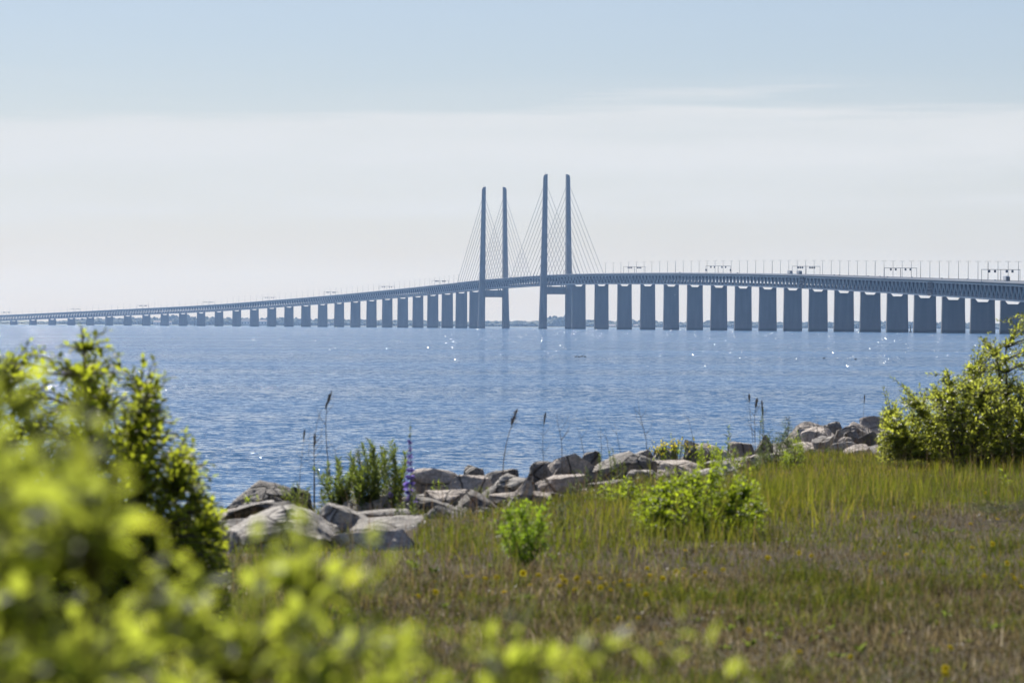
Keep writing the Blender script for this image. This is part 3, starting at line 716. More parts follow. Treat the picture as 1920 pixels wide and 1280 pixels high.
RK = [  # px0, px1, ytop, ybottom, material, label, peak
 (440, 541, 899, 944, 'rock3', 'dark rounded boulder at the waterline, first rock right of the round shrub', None),
 (486, 533, 929, 950, 'rock1', 'small pale flat stone lying in front of the dark rounded boulder', None),
 (428, 530, 936, 978, 'rock1', 'broad low slab beside the round shrub, below the dark rounded boulder', None),
 (538, 582, 912, 942, 'rock3', 'small dark stone at the waterline below the dry reed stalks', None),
 (437, 612, 948, 1056, 'rock1', 'largest boulder on the left, lichened top and shaded front, behind the blurred sprigs', .1),
 (584, 680, 943, 1000, 'rock1', 'wedge-shaped boulder sloping to the right behind the largest boulder', -.35),
 (603, 775, 990, 1056, 'rock2', 'flat pale slab in the grass, front-most rock on the left', None),
 (640, 720, 925, 965, 'rock1', 'grey rock half hidden by the tall leafy herbs', None),
 (782, 868, 879, 924, 'rock2', 'broad smooth slab at the waterline just right of the purple flower spike', None),
 (838, 915, 889, 926, 'rock2', 'smooth pale domed rock in the middle of the central slabs', None),
 (790, 866, 918, 952, 'rock2', 'cracked pinkish block below the broad smooth slab', None),
 (860, 962, 918, 956, 'rock3', 'long dark-fronted rock sloping down to the right in the central pile', -.4),
 (780, 882, 948, 992, 'rock3', 'low rounded boulder with pale top edge, front-most of the central pile', None),
 (884, 938, 949, 974, 'rock1', 'small pale stone beside the low rounded boulder, in the grass', None),
 (868, 906, 871, 888, 'rock3', 'small dark stone poking up at the waterline behind the domed rock', None),
 (908, 968, 880, 896, 'rock3', 'dark flat ledge at the waterline by the foot of the plumed reed', None),
 (914, 998, 887, 930, 'rock1', 'rough grey rock behind the plumed reed foot', None),
 (948, 1004, 890, 938, 'rock2', 'pale pinkish rock with a steep dark right side, centre of the pile', .3),
 (993, 1038, 864, 892, 'rock3', 'brown weathered rock at the waterline below the thin dry twigs', None),
 (1033, 1112, 847, 894, 'rock2', 'pale rock with a domed top at the waterline, left of the knobbly one', .2),
 (1003, 1088, 886, 918, 'rock2', 'thin tilted pale slab in the middle of the shore', None),
 (953, 1034, 925, 954, 'rock3', 'grey rock just behind the bright green bushy plant', None),
 (1096, 1124, 845, 864, 'rock3', 'small upright knob of rock on the skyline of the shore', None),
 (1112, 1218, 845, 896, 'rock3', 'long dark shaded rock wall under the tall bent twig', None),
 (1168, 1238, 880, 906, 'rock1', 'pale ledge below the long dark rock', None),
 (1186, 1228, 842, 862, 'rock1', 'brownish rock top at the waterline left of the yellow flowering plant', None),
 (1230, 1278, 836, 866, 'rock1', 'rock under the yellow flowering plant', None),
 (1268, 1320, 837, 874, 'rock3', 'dark triangular rock right of the yellow flowering plant', .1),
 (1293, 1354, 823, 842, 'rock2', 'pale low rock at the waterline behind the dark triangular rock', None),
 (1308, 1374, 830, 856, 'rock2', 'pale pinkish slab behind the tall single-stem herb', None),
 (1203, 1332, 864, 892, 'rock2', 'long thin pale slab above the bright green shrub', None),
 (1303, 1380, 866, 904, 'rock1', 'grey rock with dark left face poking out over the bright green shrub', None),
 (1370, 1418, 827, 852, 'rock2', 'pale rock at the waterline between the two herb clumps', None),
 (1390, 1448, 852, 874, 'rock2', 'rounded pale rock at the edge of the tall yellow grass', None),
 (1380, 1414, 880, 902, 'rock1', 'small rock beside the bright green shrub, at the grass edge', None),
 (1416, 1446, 814, 842, 'rock1', 'small rock at the foot of the thin dark seed stalks', None),
 (1478, 1554, 790, 822, 'rock2', 'large pale smooth rock at the waterline, left end of the right hand pile', None),
 (1510, 1556, 800, 828, 'rock2', 'pale rounded rock in front of the large pale smooth rock', None),
 (1530, 1572, 789, 816, 'rock3', 'dark jagged rock on top of the right hand pile', None),
 (1560, 1598, 798, 828, 'rock1', 'grey rock right of the dark jagged rock', None),
 (1528, 1562, 816, 838, 'rock1', 'rounded cobble low in the right hand pile, left of its neighbour', None),
 (1562, 1598, 818, 842, 'rock2', 'rounded pinkish cobble low in the right hand pile', None),
 (1585, 1632, 790, 814, 'rock2', 'pale flat-topped rock at the waterline near the big shrub', None),
 (1623, 1692, 779, 808, 'rock2', 'pinkish rock half hidden behind the big shrub at the waterline', None),
 (1586, 1618, 806, 830, 'rock3', 'small dark rock in the hollow of the right hand pile', None),
 (1600, 1660, 806, 838, 'rock3', 'dark shaded triangular rock in front of the big shrub', .1),
 (1653, 1718, 813, 854, 'rock1', 'biggest grey boulder in the right hand pile, against the big shrub', None),
 (1543, 1600, 828, 850, 'rock1', 'low grey rock at the front of the right hand pile', None),
 (1588, 1640, 832, 852, 'rock2', 'low pale rock in the grass in front of the dark triangular rock', None),
 (1660, 1710, 842, 860, 'rock2', 'small pale rock in the grass below the biggest grey boulder'  , None)]
for i, (x0, x1, yt, yb, mt, lab, pk) in enumerate(RK):
    cx = (x0 + x1) / 2
    D = 1.72 * FPX / (yb - 4 - hz(cx))
    w = (x1 - x0) * D / FPX * 1.34
    top = EYE - (yt - hz(cx)) * (D + w * .25) / FPX
    d = w * R.uniform(.8, 1.15); zb = 1.55
    X, Y = (cx - 960) * (D + d * .4) / FPX, D + d * .4
    me = rock_mesh(w, d, max(.12, top - zb), 100 + i, True, R.randint(13, 20), pk); me.materials.append(M[mt])
    o = share('boulder', me); o.location = (X, Y, (top + zb) / 2); o.rotation_euler = (R.uniform(-.06, .06), R.uniform(-.06, .06), 0)
    tag(o, lab, 'boulder', 'shore boulders')
# smaller stones filling the shore and its seaward slope
small_me = []
for k in range(6):
    me = rock_mesh(1, .8, .65, 900 + k, False, 14); me.materials.append(M[('rock1', 'rock2', 'rock3')[k % 3]]); small_me.append(me)
RLO = ([300, 430, 600, 770, 790, 930, 1040, 1200, 1300, 1440, 1500, 1720, 1760], [1050, 1048, 1045, 1040, 978, 966, 944, 900, 898, 872, 850, 854, 830])
RHI = ([300, 430, 600, 780, 870, 960, 1050, 1120, 1200, 1330, 1420, 1480, 1560, 1660, 1760], [915, 905, 905, 890, 882, 886, 866, 852, 850, 834, 836, 808, 806, 800, 790])
n_st = 0
while n_st < 270:
    px = R.uniform(400, 1740) if n_st % 3 else R.uniform(1100, 1500); yh_, yl_ = np.interp(px, *RHI), np.interp(px, *RLO)
    py = yh_ + (yl_ - yh_) * R.random() ** 1.3
    if px < 790 and R.random() < .45: continue
    D = 1.80 * FPX / (py - hz(px)); X = (px - 960) * D / FPX
    if n_st % 5 == 0: D += R.uniform(1, 3.5)         # some lie on the seaward slope
    sz = R.choice((.18, .26, .36, .5, .62)) * R.uniform(.8, 1.2); km = R.randrange(6)
    o = share('stone', small_me[km]); o.location = (X, D, gz(X, D) + sz * .13); o.scale = (sz * R.uniform(1.2, 2.0), sz, sz * R.uniform(.34, .55)); o.rotation_euler = (R.uniform(-.2, .2), R.uniform(-.2, .2), R.uniform(0, 6.3))
    col_ = ('small grey stone', 'small pale pinkish stone', 'small dark stone')[km % 3]
    where = 'among the boulders left of the purple spike' if px < 770 else 'in the central rock pile' if px < 1110 else 'between the long dark rock and the yellow grass' if px < 1450 else 'in the right hand rock pile'
    tag(o, col_ + ' ' + where, 'stone', col_ + 's ' + where); n_st += 1

# ------------------------------------------------------------------ plants
def leaf_shape(w=.42, fold=.18, droop=.12, narrow=False):
    """unit-long leaf along +X, normal +Z: verts and tris"""
    xs = [0, .22, .5, .78, 1.0]; ws = [0, .75, 1.0, .62, 0] if not narrow else [0, .8, 1.0, .7, 0]
    V = [(0, 0, 0)]; 
    for x, ww in zip(xs[1:4], ws[1:4]):
        z = -droop * x * x
        V += [(x, -w / 2 * ww, z + fold * w * ww * .5), (x, 0, z), (x, w / 2 * ww, z + fold * w * ww * .5)]
    V.append((1, 0, -droop))
    F = [(0, 2, 1), (0, 3, 2), (1, 2, 4), (2, 5, 4), (2, 3, 5), (3, 6, 5), (4, 5, 7), (5, 8, 7), (5, 6, 8), (6, 9, 8), (7, 8, 10), (8, 9, 10)]
    return np.array(V, float), np.array(F)
LEAF = {'round': [leaf_shape(.62, .3, .15), leaf_shape(.55, .5, .25), leaf_shape(.68, .15, .05)],
        'oval': [leaf_shape(.45, .4, .2), leaf_shape(.5, .2, .1), leaf_shape(.4, .6, .3)],
        'narrow': [leaf_shape(.24, .4, .35, True), leaf_shape(.2, .3, .15, True), leaf_shape(.27, .5, .5, True)]}
def low_leaf(w, fold):
    z = fold * w * .5
    return np.array([(0, 0, 0), (.45, -w / 2, z), (.5, 0, -.03), (.45, w / 2, z), (1, 0, -.1)], float), np.array([(0, 2, 1), (0, 3, 2), (1, 2, 4), (2, 3, 4)])
LOW = {'round': [low_leaf(.62, .3), low_leaf(.55, .5), low_leaf(.68, .15)], 'oval': [low_leaf(.45, .4), low_leaf(.5, .2), low_leaf(.4, .6)], 'narrow': [low_leaf(.26, .3), low_leaf(.22, .2), low_leaf(.3, .4)]}
def frame(d, roll):
    d = d.normalized(); up = Vector((0, 0, 1)) if abs(d.z) < .97 else Vector((1, 0, 0))
    y = up.cross(d).normalized(); z = d.cross(y)
    m = Matrix((d, y, z)).transposed()
    return m @ Matrix.Rotation(roll, 3, 'X')
def leaf_meshes(kind, mat):
    out = []
    for V, F in LEAF[kind]: out.append(np_mesh('leaf', V, F, mat, smooth=True))
    return out
def finish_leaves(root, leaves, kind, mat, nparts):
    """leaves: (pos, Matrix3, size). nearest in view become parts, the rest one stuff part"""
    o = root.location
    def seen(l):
        p = l[0]; return 0 < 960 + p.x * FPX / p.y < 1920 and 0 < hz(960) + (EYE - p.z) * FPX / p.y < 1290
    order = sorted(range(len(leaves)), key=lambda i: (0 if seen(leaves[i]) else 1, -leaves[i][2] / leaves[i][0].y))
    mes = leaf_meshes(kind, mat)
    for i in order[:nparts]:
        p, m, sz = leaves[i]
        share('leaf', mes[i % 3], root, Matrix.Translation(p - o) @ (m * sz).to_4x4())
    rest = order[nparts:]
    if rest:
        VV, FF = [], []; b = 0
        for i in rest:
            p, m, sz = leaves[i]; V, F = (LOW if p.y > 12 else LEAF)[kind][i % 3]
            VV.append(V @ (np.array(m).T * sz) + np.array(p - o)); FF.append(F + b); b += len(V)
        f = link(bpy.data.objects.new('foliage', np_mesh('foliage', np.concatenate(VV), np.concatenate(FF), mat, smooth=True)), root)
        tag(f, kind='stuff')
def bez(a, b, c, n):
    return [a * (1 - t) ** 2 + b * 2 * t * (1 - t) + c * t * t for t in [i / n for i in range(n + 1)]]
def sprig(mb, leaves, pts, leaf_len, gap, r0, leafy=1.0, spread=(.7, 1.45), seed_up=.15):
    """leaves alternate along the last part of a twig"""
    tot = sum((pts[i + 1] - pts[i]).length for i in range(len(pts) - 1)); acc = 0; nextp = tot * (1 - leafy); a = R.uniform(0, 6.3)
    for i in range(len(pts) - 1):
        seg = pts[i + 1] - pts[i]; L = seg.length
        while nextp <= acc + L and L > 0:
            p = pts[i] + seg * ((nextp - acc) / L); a += 2.4 + R.uniform(-.4, .4)
            k = nextp / tot
            d = seg.normalized(); u = d.cross(Vector((.3, .2, 1))).normalized(); w = d.cross(u)
            out = u * math.cos(a) + w * math.sin(a); th = R.uniform(*spread) * (1.1 - .5 * k)
            v = d * math.cos(th) + out * math.sin(th) + Vector((0, 0, seed_up))
            leaves.append((p + out * r0, frame(v, R.uniform(-.6, .6)), leaf_len * R.uniform(.6, 1.15) * (1.1 - .45 * k)))
            nextp += gap * R.uniform(.7, 1.3)
        acc += L
def shrub(name, label, cat, outline, ybot, D, depth, base_px, n_tip, n_main, leaf_len, kind, mat, sprig_len=.28, gap=.016, nparts=300, group=None, tips=(), rbase=.012, taper=0, fill_pow=.8):
    base = P(base_px, 0, D); base.z = gz(base.x, base.y) - .03
    root = empty(name, base); tag(root, label, cat, group)
    ox = [a for a, _ in outline]; oy = [b for _, b in outline]
    T = [P(a, b, d) for a, b, d in tips]
    while len(T) < n_tip:
        px = R.uniform(ox[0], ox[-1]); yt = float(np.interp(px, ox, oy))
        f = R.random() ** fill_pow
        px = base_px + (px - base_px) * (1 - taper * f)
        py = yt + (ybot - yt) * f * .97 + R.uniform(-6, 12)
        dz = (R.random() + R.random() - 1) * depth * (1 if f > .15 else .6)
        p = P(px, py, D + dz)
        if f < .25 and R.random() < .22: p.z += R.uniform(.02, .13) * min(1, D / 20)
        if p.z < gz(p.x, p.y) + .03: continue
        T.append(p)
    mb = MB(); leaves = []
    mains = []
    Ts = sorted(T, key=lambda p: -p.z)
    picks = [Ts[int(i * len(Ts) * .75 / n_main)] for i in range(n_main)]
    for q in picks:
        b0 = base + Vector((R.uniform(-.06, .06), R.uniform(-.06, .06), 0)) + (q - base) * .12 * R.random()
        b0.z = base.z
        c = b0.lerp(q, .45) + Vector((0, 0, (q.z - b0.z) * .28)) + Vector((R.uniform(-.05, .05), R.uniform(-.05, .05), 0))
        pts = bez(b0, c, q, 8); mains.append(pts)
        mb.tube(pts, [rbase * (1 - .8 * i / 8) for i in range(9)], 5)
    nodes = [p for m in mains for p in m[2:8]]
    for q in T:
        nd = min(nodes, key=lambda p: (p - q).length + max(0, p.z - q.z + .02) * 1.5)
        c = nd.lerp(q, .5) + Vector((0, 0, (q - nd).length * .15)) + Vector((R.uniform(-.02, .02), R.uniform(-.02, .02), 0))
        pts = bez(nd, c, q, 5)
        tot = (q - nd).length + 1e-6
        mb.tube(pts, [rbase * .28 * (1 - .7 * i / 5) for i in range(6)], 4)
        sprig(mb, leaves, pts, leaf_len, gap, .002, min(1, sprig_len / tot))
    st = MB(); st.v = [tuple(Vector(v) - base) for v in mb.v]; st.f = mb.f
    st.build('branches', M['bark'], root, True)
    finish_leaves(root, leaves, kind, mat, nparts)
    return root

# near, out-of-focus shrubs in front of the camera
shrub('shrub', 'tall blurred yellow-green shrub closest to the camera, filling the left edge', 'shrub',
      [(-700, 620), (-200, 660), (0, 715), (60, 725), (120, 765), (190, 780), (225, 830), (250, 910), (275, 990), (310, 1070), (340, 1150)], 1560, 4.3, .8, -60, 330, 14, .046, 'round', M['leaf_near'], .24, .015,
      tips=[(150, 745, 4.0), (215, 770, 4.2), (110, 790, 3.8), (210, 850, 3.8), (60, 700, 4.4), (10, 670, 4.4), (265, 950, 3.9), (150, 980, 4.2), (310, 1040, 4.4), (70, 1100, 4.2), (230, 1150, 4.3)], rbase=.011)
shrub('shrub', 'blurred low shrub with bright upright sprigs crossing the bottom left of the meadow', 'shrub',
      [(270, 1120), (400, 1090), (450, 1050), (500, 1010), (590, 1020), (640, 1090), (690, 1040), (760, 1080), (800, 1160)], 1480, 4.9, .5, 520, 120, 10, .052, 'oval', M['leaf_near'], .17, .017,
      tips=[(500, 975, 4.9), (570, 965, 4.9), (555, 1010, 4.8), (700, 1000, 5.0), (745, 1055, 4.8), (480, 1010, 5.1), (655, 1075, 4.9), (610, 1120, 4.7), (345, 1040, 4.8), (280, 1050, 4.9)], rbase=.009)
shrub('shrub', 'blurred pale green sprigs low at the bottom centre, in front of the heath', 'shrub',
      [(700, 1180), (790, 1180), (860, 1175), (960, 1185), (1010, 1240), (1100, 1240), (1200, 1230), (1300, 1215), (1400, 1270), (1520, 1290)], 1480, 5.1, .5, 1080, 90, 11, .052, 'oval', M['leaf_near'], .14, .018,
      tips=[(965, 1140, 5.3), (880, 1150, 5.2), (940, 1190, 5.2), (1280, 1165, 5.4), (1265, 1210, 5.3), (1165, 1200, 5.4), (1480, 1245, 5.5), (1395, 1260, 5.4), (835, 1200, 5.2), (1060, 1240, 5.2)], rbase=.008)
# round shrub at mid distance on the left
shrub('round_shrub', 'dense round-leaved shrub on the left, sharp twig tips reaching up to the bridge line', 'shrub',
      [(-180, 680), (-100, 660), (20, 650), (60, 655), (110, 700), (160, 640), (215, 655), (250, 700), (300, 700), (318, 760), (340, 820), (385, 870), (400, 930), (428, 985), (436, 1140)], 1150, 20.5, .85, 190, 3500, 46, .066, 'round', M['leaf_mid'], .30, .026,
      tips=[(153, 612, 20), (168, 622, 20), (150, 640, 20), (60, 635, 20.5), (75, 648, 20.5), (108, 650, 20), (205, 640, 20), (215, 655, 20), (290, 672, 20.3), (270, 665, 20.3), (315, 700, 20.2), (325, 705, 20.2), (350, 812, 20), (362, 838, 20), (395, 868, 20), (400, 895, 20), (438, 1090, 20), (420, 960, 20)],
      rbase=.020)
# right-hand shrubs
shrub('tall_shrub', 'tall glossy-leaved shrub at the right edge, rising above the bridge piers', 'shrub',
      [(1730, 790), (1760, 735), (1800, 690), (1825, 655), (1850, 630), (1880, 625), (1900, 595), (1960, 560), (2060, 540), (2200, 600), (2300, 760)], 868, 47.6, 1.1, 1890, 2300, 26, .074, 'oval', M['leaf_right'], .32, .021,
      tips=[(1890, 597, 48), (1905, 590, 48), (1868, 600, 48), (1855, 622, 48), (1826, 650, 48), (1838, 640, 48), (1815, 680, 48), (1920, 590, 48), (1860, 655, 48)], rbase=.024)
shrub('spreading_shrub', 'spreading glossy-leaved shrub beside the boulders, just left of the tall one', 'shrub',
      [(1645, 800), (1655, 760), (1690, 745), (1720, 735), (1745, 715), (1765, 705), (1800, 705), (1850, 700), (1920, 720), (2000, 760)], 866, 46.5, .9, 1800, 2000, 28, .072, 'oval', M['leaf_right'], .32, .021,
      tips=[(1655, 722, 46.5), (1668, 705, 46.5), (1690, 725, 46.5), (1740, 702, 46.5), (1775, 692, 46.5), (1650, 775, 46.3), (1648, 800, 46.3), (1700, 735, 46.5), (1662, 730, 46.5)], rbase=.020)
# bright shrubs in the grass
shrub('bright_shrub', 'bright green leafy shrub in the grass right of the centre, in front of the slabs', 'shrub',
      [(1180, 950), (1210, 915), (1250, 900), (1290, 888), (1330, 880), (1380, 884), (1420, 900), (1440, 950)], 1022, 31, .7, 1325, 640, 24, .056, 'oval', M['leaf_bright'], .2, .018, fill_pow=1.0,
      tips=[(1376, 882, 31), (1295, 900, 31), (1335, 892, 31), (1430, 905, 31), (1235, 900, 31), (1447, 960, 31), (1270, 880, 31), (1315, 868, 31), (1350, 870, 31), (1398, 876, 31), (1212, 905, 31), (1195, 925, 31), (1376, 872, 31)], rbase=.008)
shrub('low_bright_shrub', 'smaller bright green shrub among the slabs, behind and left of the bigger one', 'shrub',
      [(1118, 930), (1140, 905), (1170, 895), (1200, 905), (1225, 940)], 965, 36, .5, 1170, 130, 10, .045, 'oval', M['leaf_bright'], .18, .017, nparts=200, rbase=.006)
shrub('bushy_plant', 'single upright vivid green bushy plant in the meadow below the central rocks', 'plant',
      [(926, 985), (946, 952), (985, 936), (1024, 948), (1044, 985)], 1062, 26.4, .2, 988, 330, 24, .050, 'narrow', M['leaf_green'], .16, .008, taper=.7, nparts=290, rbase=.004)
shrub('creeping_herb', 'low spreading dark green herb patch at the right edge of the meadow', 'plant',
      [(1760, 965), (1800, 945), (1860, 935), (1920, 930), (2010, 950)], 995, 34, 1.6, 1880, 160, 12, .022, 'narrow', M['leaf_grey'], .14, .008, nparts=0, rbase=.004)
shrub('small_shrub', 'grey-green shrub at the left foot of the right hand rock pile', 'shrub',
      [(1412, 850), (1430, 810), (1455, 792), (1480, 792), (1505, 815), (1515, 850)], 872, 47, .7, 1465, 200, 12, .05, 'narrow', M['leaf_grey'], .2, .013, nparts=0, rbase=.008)
shrub('yellow_green_shrub', 'feathery yellow-green bush beside the grey-green shrub at the grass edge', 'shrub',
      [(1462, 850), (1475, 815), (1500, 812), (1512, 850)], 880, 45.5, .5, 1488, 120, 10, .04, 'narrow', M['leaf_bright'], .2, .010, nparts=0, rbase=.005)

# herbs with leafy stems
def herb(label, px, ybase, ytop, D, n, spread_px, leaf_len=.07, mat='leaf_herb', group=None, gap=.007, lean=.3, kind='narrow', name='leafy_herb', start=.12):
    b = P(px, ybase, D); b.z = gz(b.x, b.y) - .02
    root = empty(name, b); tag(root, label, 'plant', group); mb = MB(); leaves = []
    for i in range(n):
        f = (i + .5) / n * 2 - 1
        tx = px + f * spread_px / 2 + R.uniform(-.12, .12) * spread_px; ty = ytop + abs(f) * (ybase - ytop) * .18 + R.uniform(0, .40) * (ybase - ytop) * (i % 3 > 0)
        q = P(tx, ty, D + R.uniform(-.3, .3)); s_ = b + Vector(((q.x - b.x) * .35, R.uniform(-.12, .12), 0))
        pts = bez(s_, s_.lerp(q, .5) + Vector((R.uniform(-lean, lean) * .4, 0, .02)), q, 7)
        mb.tube([p - b for p in pts], [.0042 * (1 - .6 * k / 7) for k in range(8)], 4)
        sprig(mb, leaves, pts, leaf_len, gap, .003, 1 - start, (.7, 1.2), .1)
    mb.build('stems', M['green_stem'], root, True)
    finish_leaves(root, leaves, kind, M[mat], 60 if n < 6 else 0)
    return root
herb('tall leafy herb clump left of the purple spike, its left part nearest the reed stalks', 640, 985, 858, 36.5, 15, 90, .10)
herb('dense middle clump of leafy herb stems standing above the rocks by the purple spike', 690, 985, 826, 36.0, 18, 80, .10)
herb('leafy herb stems rising just behind the purple flower spike', 738, 980, 828, 36.8, 14, 60, .10)
herb('small bushy herb on the rocks right of the dark rounded boulder', 556, 958, 902, 38, 10, 60, .065)
herb('tiny fresh herb sprouting on the pale stone left of the reed stalks', 470, 965, 926, 37, 4, 34, .05, 'leaf_bright')
herb('lone leafy stem standing above the herbs beside the yellow flowering plant', 1368, 866, 794, 47.5, 2, 6, .10, 'leaf_herb', None, .02)
herb('leafy herb clump in front of the pale slabs right of the dark triangular rock', 1332, 878, 828, 46, 8, 50, .07, 'leaf_bright')
herb('leafy herb clump around the foot of the lone leafy stem', 1380, 885, 842, 45, 7, 60, .07, 'leaf_bright')
herb('green herb on the long dark rock below the knob of rock', 1150, 900, 838, 45, 6, 44, .055, 'leaf_herb')
herb('grey-green herb mound beneath the long dark rock', 1120, 935, 872, 40, 9, 110, .045, 'leaf_grey', None, .008)
herb('dark herb clump at the foot of the purple flower spike', 768, 1010, 905, 33.5, 9, 56, .06, 'leaf_herb', None, .010)
herb('slim green stems in the cleft of the pinkish central block', 824, 950, 896, 39, 3, 24, .05, 'leaf_bright')
herb('tall slim green herb with a dark seed head above the grey-green shrub', 1431, 842, 757, 49, 2, 5, .05, 'leaf_herb', None, .012)
herb('small herb between the bushy plant and the central rocks', 1062, 1000, 935, 31, 5, 50, .04, 'leaf_grey')
herb('upright bright weed in the grass at the far right edge', 1880, 905, 878, 41, 3, 18, .10, 'leaf_bright', None, .03)

herb('low weed growing from the cleft right of the smooth domed rock', 905, 950, 912, 39, 5, 34, .05)
herb('low weed in the grass edge under the pale pinkish rock', 968, 972, 930, 36, 6, 50, .05, 'leaf_bright')
herb('grey weed tuft between the thin tilted slab and the long dark rock', 1080, 938, 896, 40.5, 6, 44, .05, 'leaf_grey')
herb('weed tuft in front of the long thin pale slab', 1262, 910, 872, 42.5, 5, 40, .05, 'leaf_bright')
herb('weed tuft at the grass edge below the rounded pale rock', 1420, 888, 852, 45, 6, 44, .05)
herb('weed tuft at the grass edge before the right hand rock pile', 1545, 868, 836, 50, 6, 50, .05, 'leaf_grey')
# purple flower spikes
def flower_spike(px, ybase, ytop, yflow, D, label, w=.03, tiers=9):
    b = P(px, ybase, D); b.z = gz(b.x, b.y) - .02; root = empty('purple_lupin', b); tag(root, label, 'flower')
    top = P(px, ytop, D) - b; fl = P(px, yflow, D) - b
    MB().tube([(0, 0, 0), (.01, 0, fl.z * .6), tuple(top)], [.006, .005, .002], 5).build('stem', M['green_stem'], root, True)
    for k in range(tiers):
        f = k / (tiers - 1); z = fl.z + (top.z - fl.z) * f * .9; rr = w * (1.05 - .75 * f) * R.uniform(.8, 1.15)
        VV, FF = [], []; bb = 0
        for j in range(22):
            a = R.uniform(0, 6.3); e_ = R.uniform(-.3, .5)
            d = Vector((math.cos(a), math.sin(a), e_)); m = frame(d, R.uniform(-1, 1)); V, F = LEAF['round'][j % 3]
            p = np.array((top.x * f, 0, z + R.uniform(-.02, .02)))
            VV.append(V @ (np.array(m).T * rr * R.uniform(1.0, 1.6)) + p); FF.append(F + bb); bb += len(V)
        mat = M['petal_violet'] if f < .86 else M['leaf_herb']
        link(bpy.data.objects.new('blossom', np_mesh('blossom', np.concatenate(VV), np.concatenate(FF), mat, smooth=True)), root)
    leaves = []
    for j in range(26):
        z = R.uniform(.02, max(.1, fl.z)); a = R.uniform(0, 6.3); d = Vector((math.cos(a), math.sin(a), R.uniform(.1, .8)))
        leaves.append((b + Vector((0, 0, z)), frame(d, R.uniform(-.5, .5)), R.uniform(.05, .09)))
    finish_leaves(root, leaves, 'narrow', M['leaf_herb'], 26)
flower_spike(770, 1000, 788, 935, 34.5, 'tall purple flower spike standing against the water at centre left', .042, 11)
flower_spike(707, 985, 912, 955, 36.2, 'small violet flower spike low among the leafy herbs', .03, 5)
flower_spike(734, 975, 905, 928, 36.4, 'tiny violet flower tuft beside the tall purple spike', .022, 3)

# yellow flowering plant on the rocks
yp = P(1265, 862, 48.5); yp.z = gz(yp.x, yp.y) - .05; root = empty('yellow_flower_plant', yp); tag(root, 'mound of small yellow flowers growing over the rocks on the skyline', 'flower')
mb = MB(); heads = []
for i in range(120):
    q = P(R.gauss(1268, 20), R.gauss(834, 6), 48.5 + R.uniform(-.4, .4)) - yp
    if R.random() < .2: q = P(R.gauss(1238, 8), R.gauss(846, 5), 48.3) - yp
    mb.tube([(q.x * .3, 0, .02), tuple(q)], .0025, 3); heads.append((q + yp, frame(Vector((R.uniform(-1, 1), R.uniform(-1, 1), .6)), R.uniform(0, 6)), .032))
mb.build('stems', M['green_stem'], root); finish_leaves(root, heads, 'round', M['petal_yellow'], 60)
lv = [(h[0] - Vector((R.uniform(-.05, .05), 0, R.uniform(.03, .16))), h[1], .05) for h in heads]
VV, FF = [], []; b = 0
for i, (p, m, sz) in enumerate(lv):
    V, F = LEAF['narrow'][i % 3]; VV.append(V @ (np.array(m).T * sz) + np.array(p - root.location)); FF.append(F + b); b += len(V)
tag(link(bpy.data.objects.new('foliage', np_mesh('foliage', np.concatenate(VV), np.concatenate(FF), M['leaf_bright'])), root), kind='stuff')

# dry stalks, reed plumes and bare twigs
def stalk(label, pts, D, r0=.0045, plume=None, twigs=0, mat='dry_stem', name='dry_stalk', group=None):
    W = [P(x, y, D) for x, y in pts]; b = W[0].copy(); b.z = min(b.z, gz(b.x, b.y)) - .02
    root = empty(name, b); tag(root, label, 'dry stalk', group)
    line = [b] + W; n = len(line)
    # smooth a little
    sm = [line[0]] + [(line[i - 1] + line[i] * 4 + line[i + 1]) / 6 for i in range(1, n - 1)] + [line[-1]]
    MB().tube([p - b for p in sm], [r0 * (1 - .75 * i / (n - 1)) for i in range(n)], 5).build('stem', M[mat], root, True)
    for k in range(twigs):
        f = R.uniform(.25, .95); i = min(int(f * (n - 1)), n - 2); p = sm[i].lerp(sm[i + 1], f * (n - 1) - i)
        L = R.uniform(.06, .22); sd = R.choice((-1, 1)); q = p + Vector((sd * L * .5, R.uniform(-.05, .05), L))
        MB().tube([p - b, (p + q) / 2 - b + Vector((sd * .02, 0, -.01)), q - b], [r0 * .4, r0 * .3, r0 * .15], 4).build('twig', M[mat], root, True)
    if plume:
        mb = MB(); L, w = plume; tip = sm[-1]; d = (sm[-1] - sm[-2]).normalized()
        for k in range(90):
            f = R.random(); c = tip - d * L * f; sp = w * math.sin(math.pi * (.12 + .8 * f)) * R.random(); a = R.uniform(0, 6.3)
            o_ = Vector((math.cos(a) * sp, math.sin(a) * sp, .02 + .03 * R.random()))
            mb.tube([c - b, c + o_ - b], [.0022, .0028], 3)
        mb.build('plume', M[mat], root)
stalk('tallest dry reed stalk above the leafy herbs, bent right at its tip', [(622, 885), (612, 845), (611, 790), (612, 760), (622, 740)], 38, .006, (.16, .02), 5)
stalk('thin dry stalk arching left beside the tallest reed stalk', [(592, 890), (588, 840), (594, 790), (604, 765), (610, 758)], 38.2, .004, None, 5)
stalk('dry reed stalk with a dense dark seed head left of the tallest stalk', [(590, 905), (590, 850), (591, 818)], 38.4, .006, (.14, .022), 6)
stalk('leftmost thin dry stalk of the cluster above the rocks', [(562, 900), (566, 860), (572, 812)], 38.6, .004, (.08, .012), 5)
stalk('short dry stalk right of the tall reed cluster', [(635, 880), (630, 850), (629, 838)], 38.1, .003, None, 5)
stalk('plumed reed leaning right, alone against the water at the centre', [(943, 892), (945, 865), (949, 835), (956, 808), (963, 790), (970, 772)], 42, .0065, (.17, .035), 1)
stalk('thin dry stalk with a wispy head right of the plumed reed', [(1022, 880), (1018, 840), (1018, 805), (1024, 778)], 44, .0045, (.12, .014), 6)
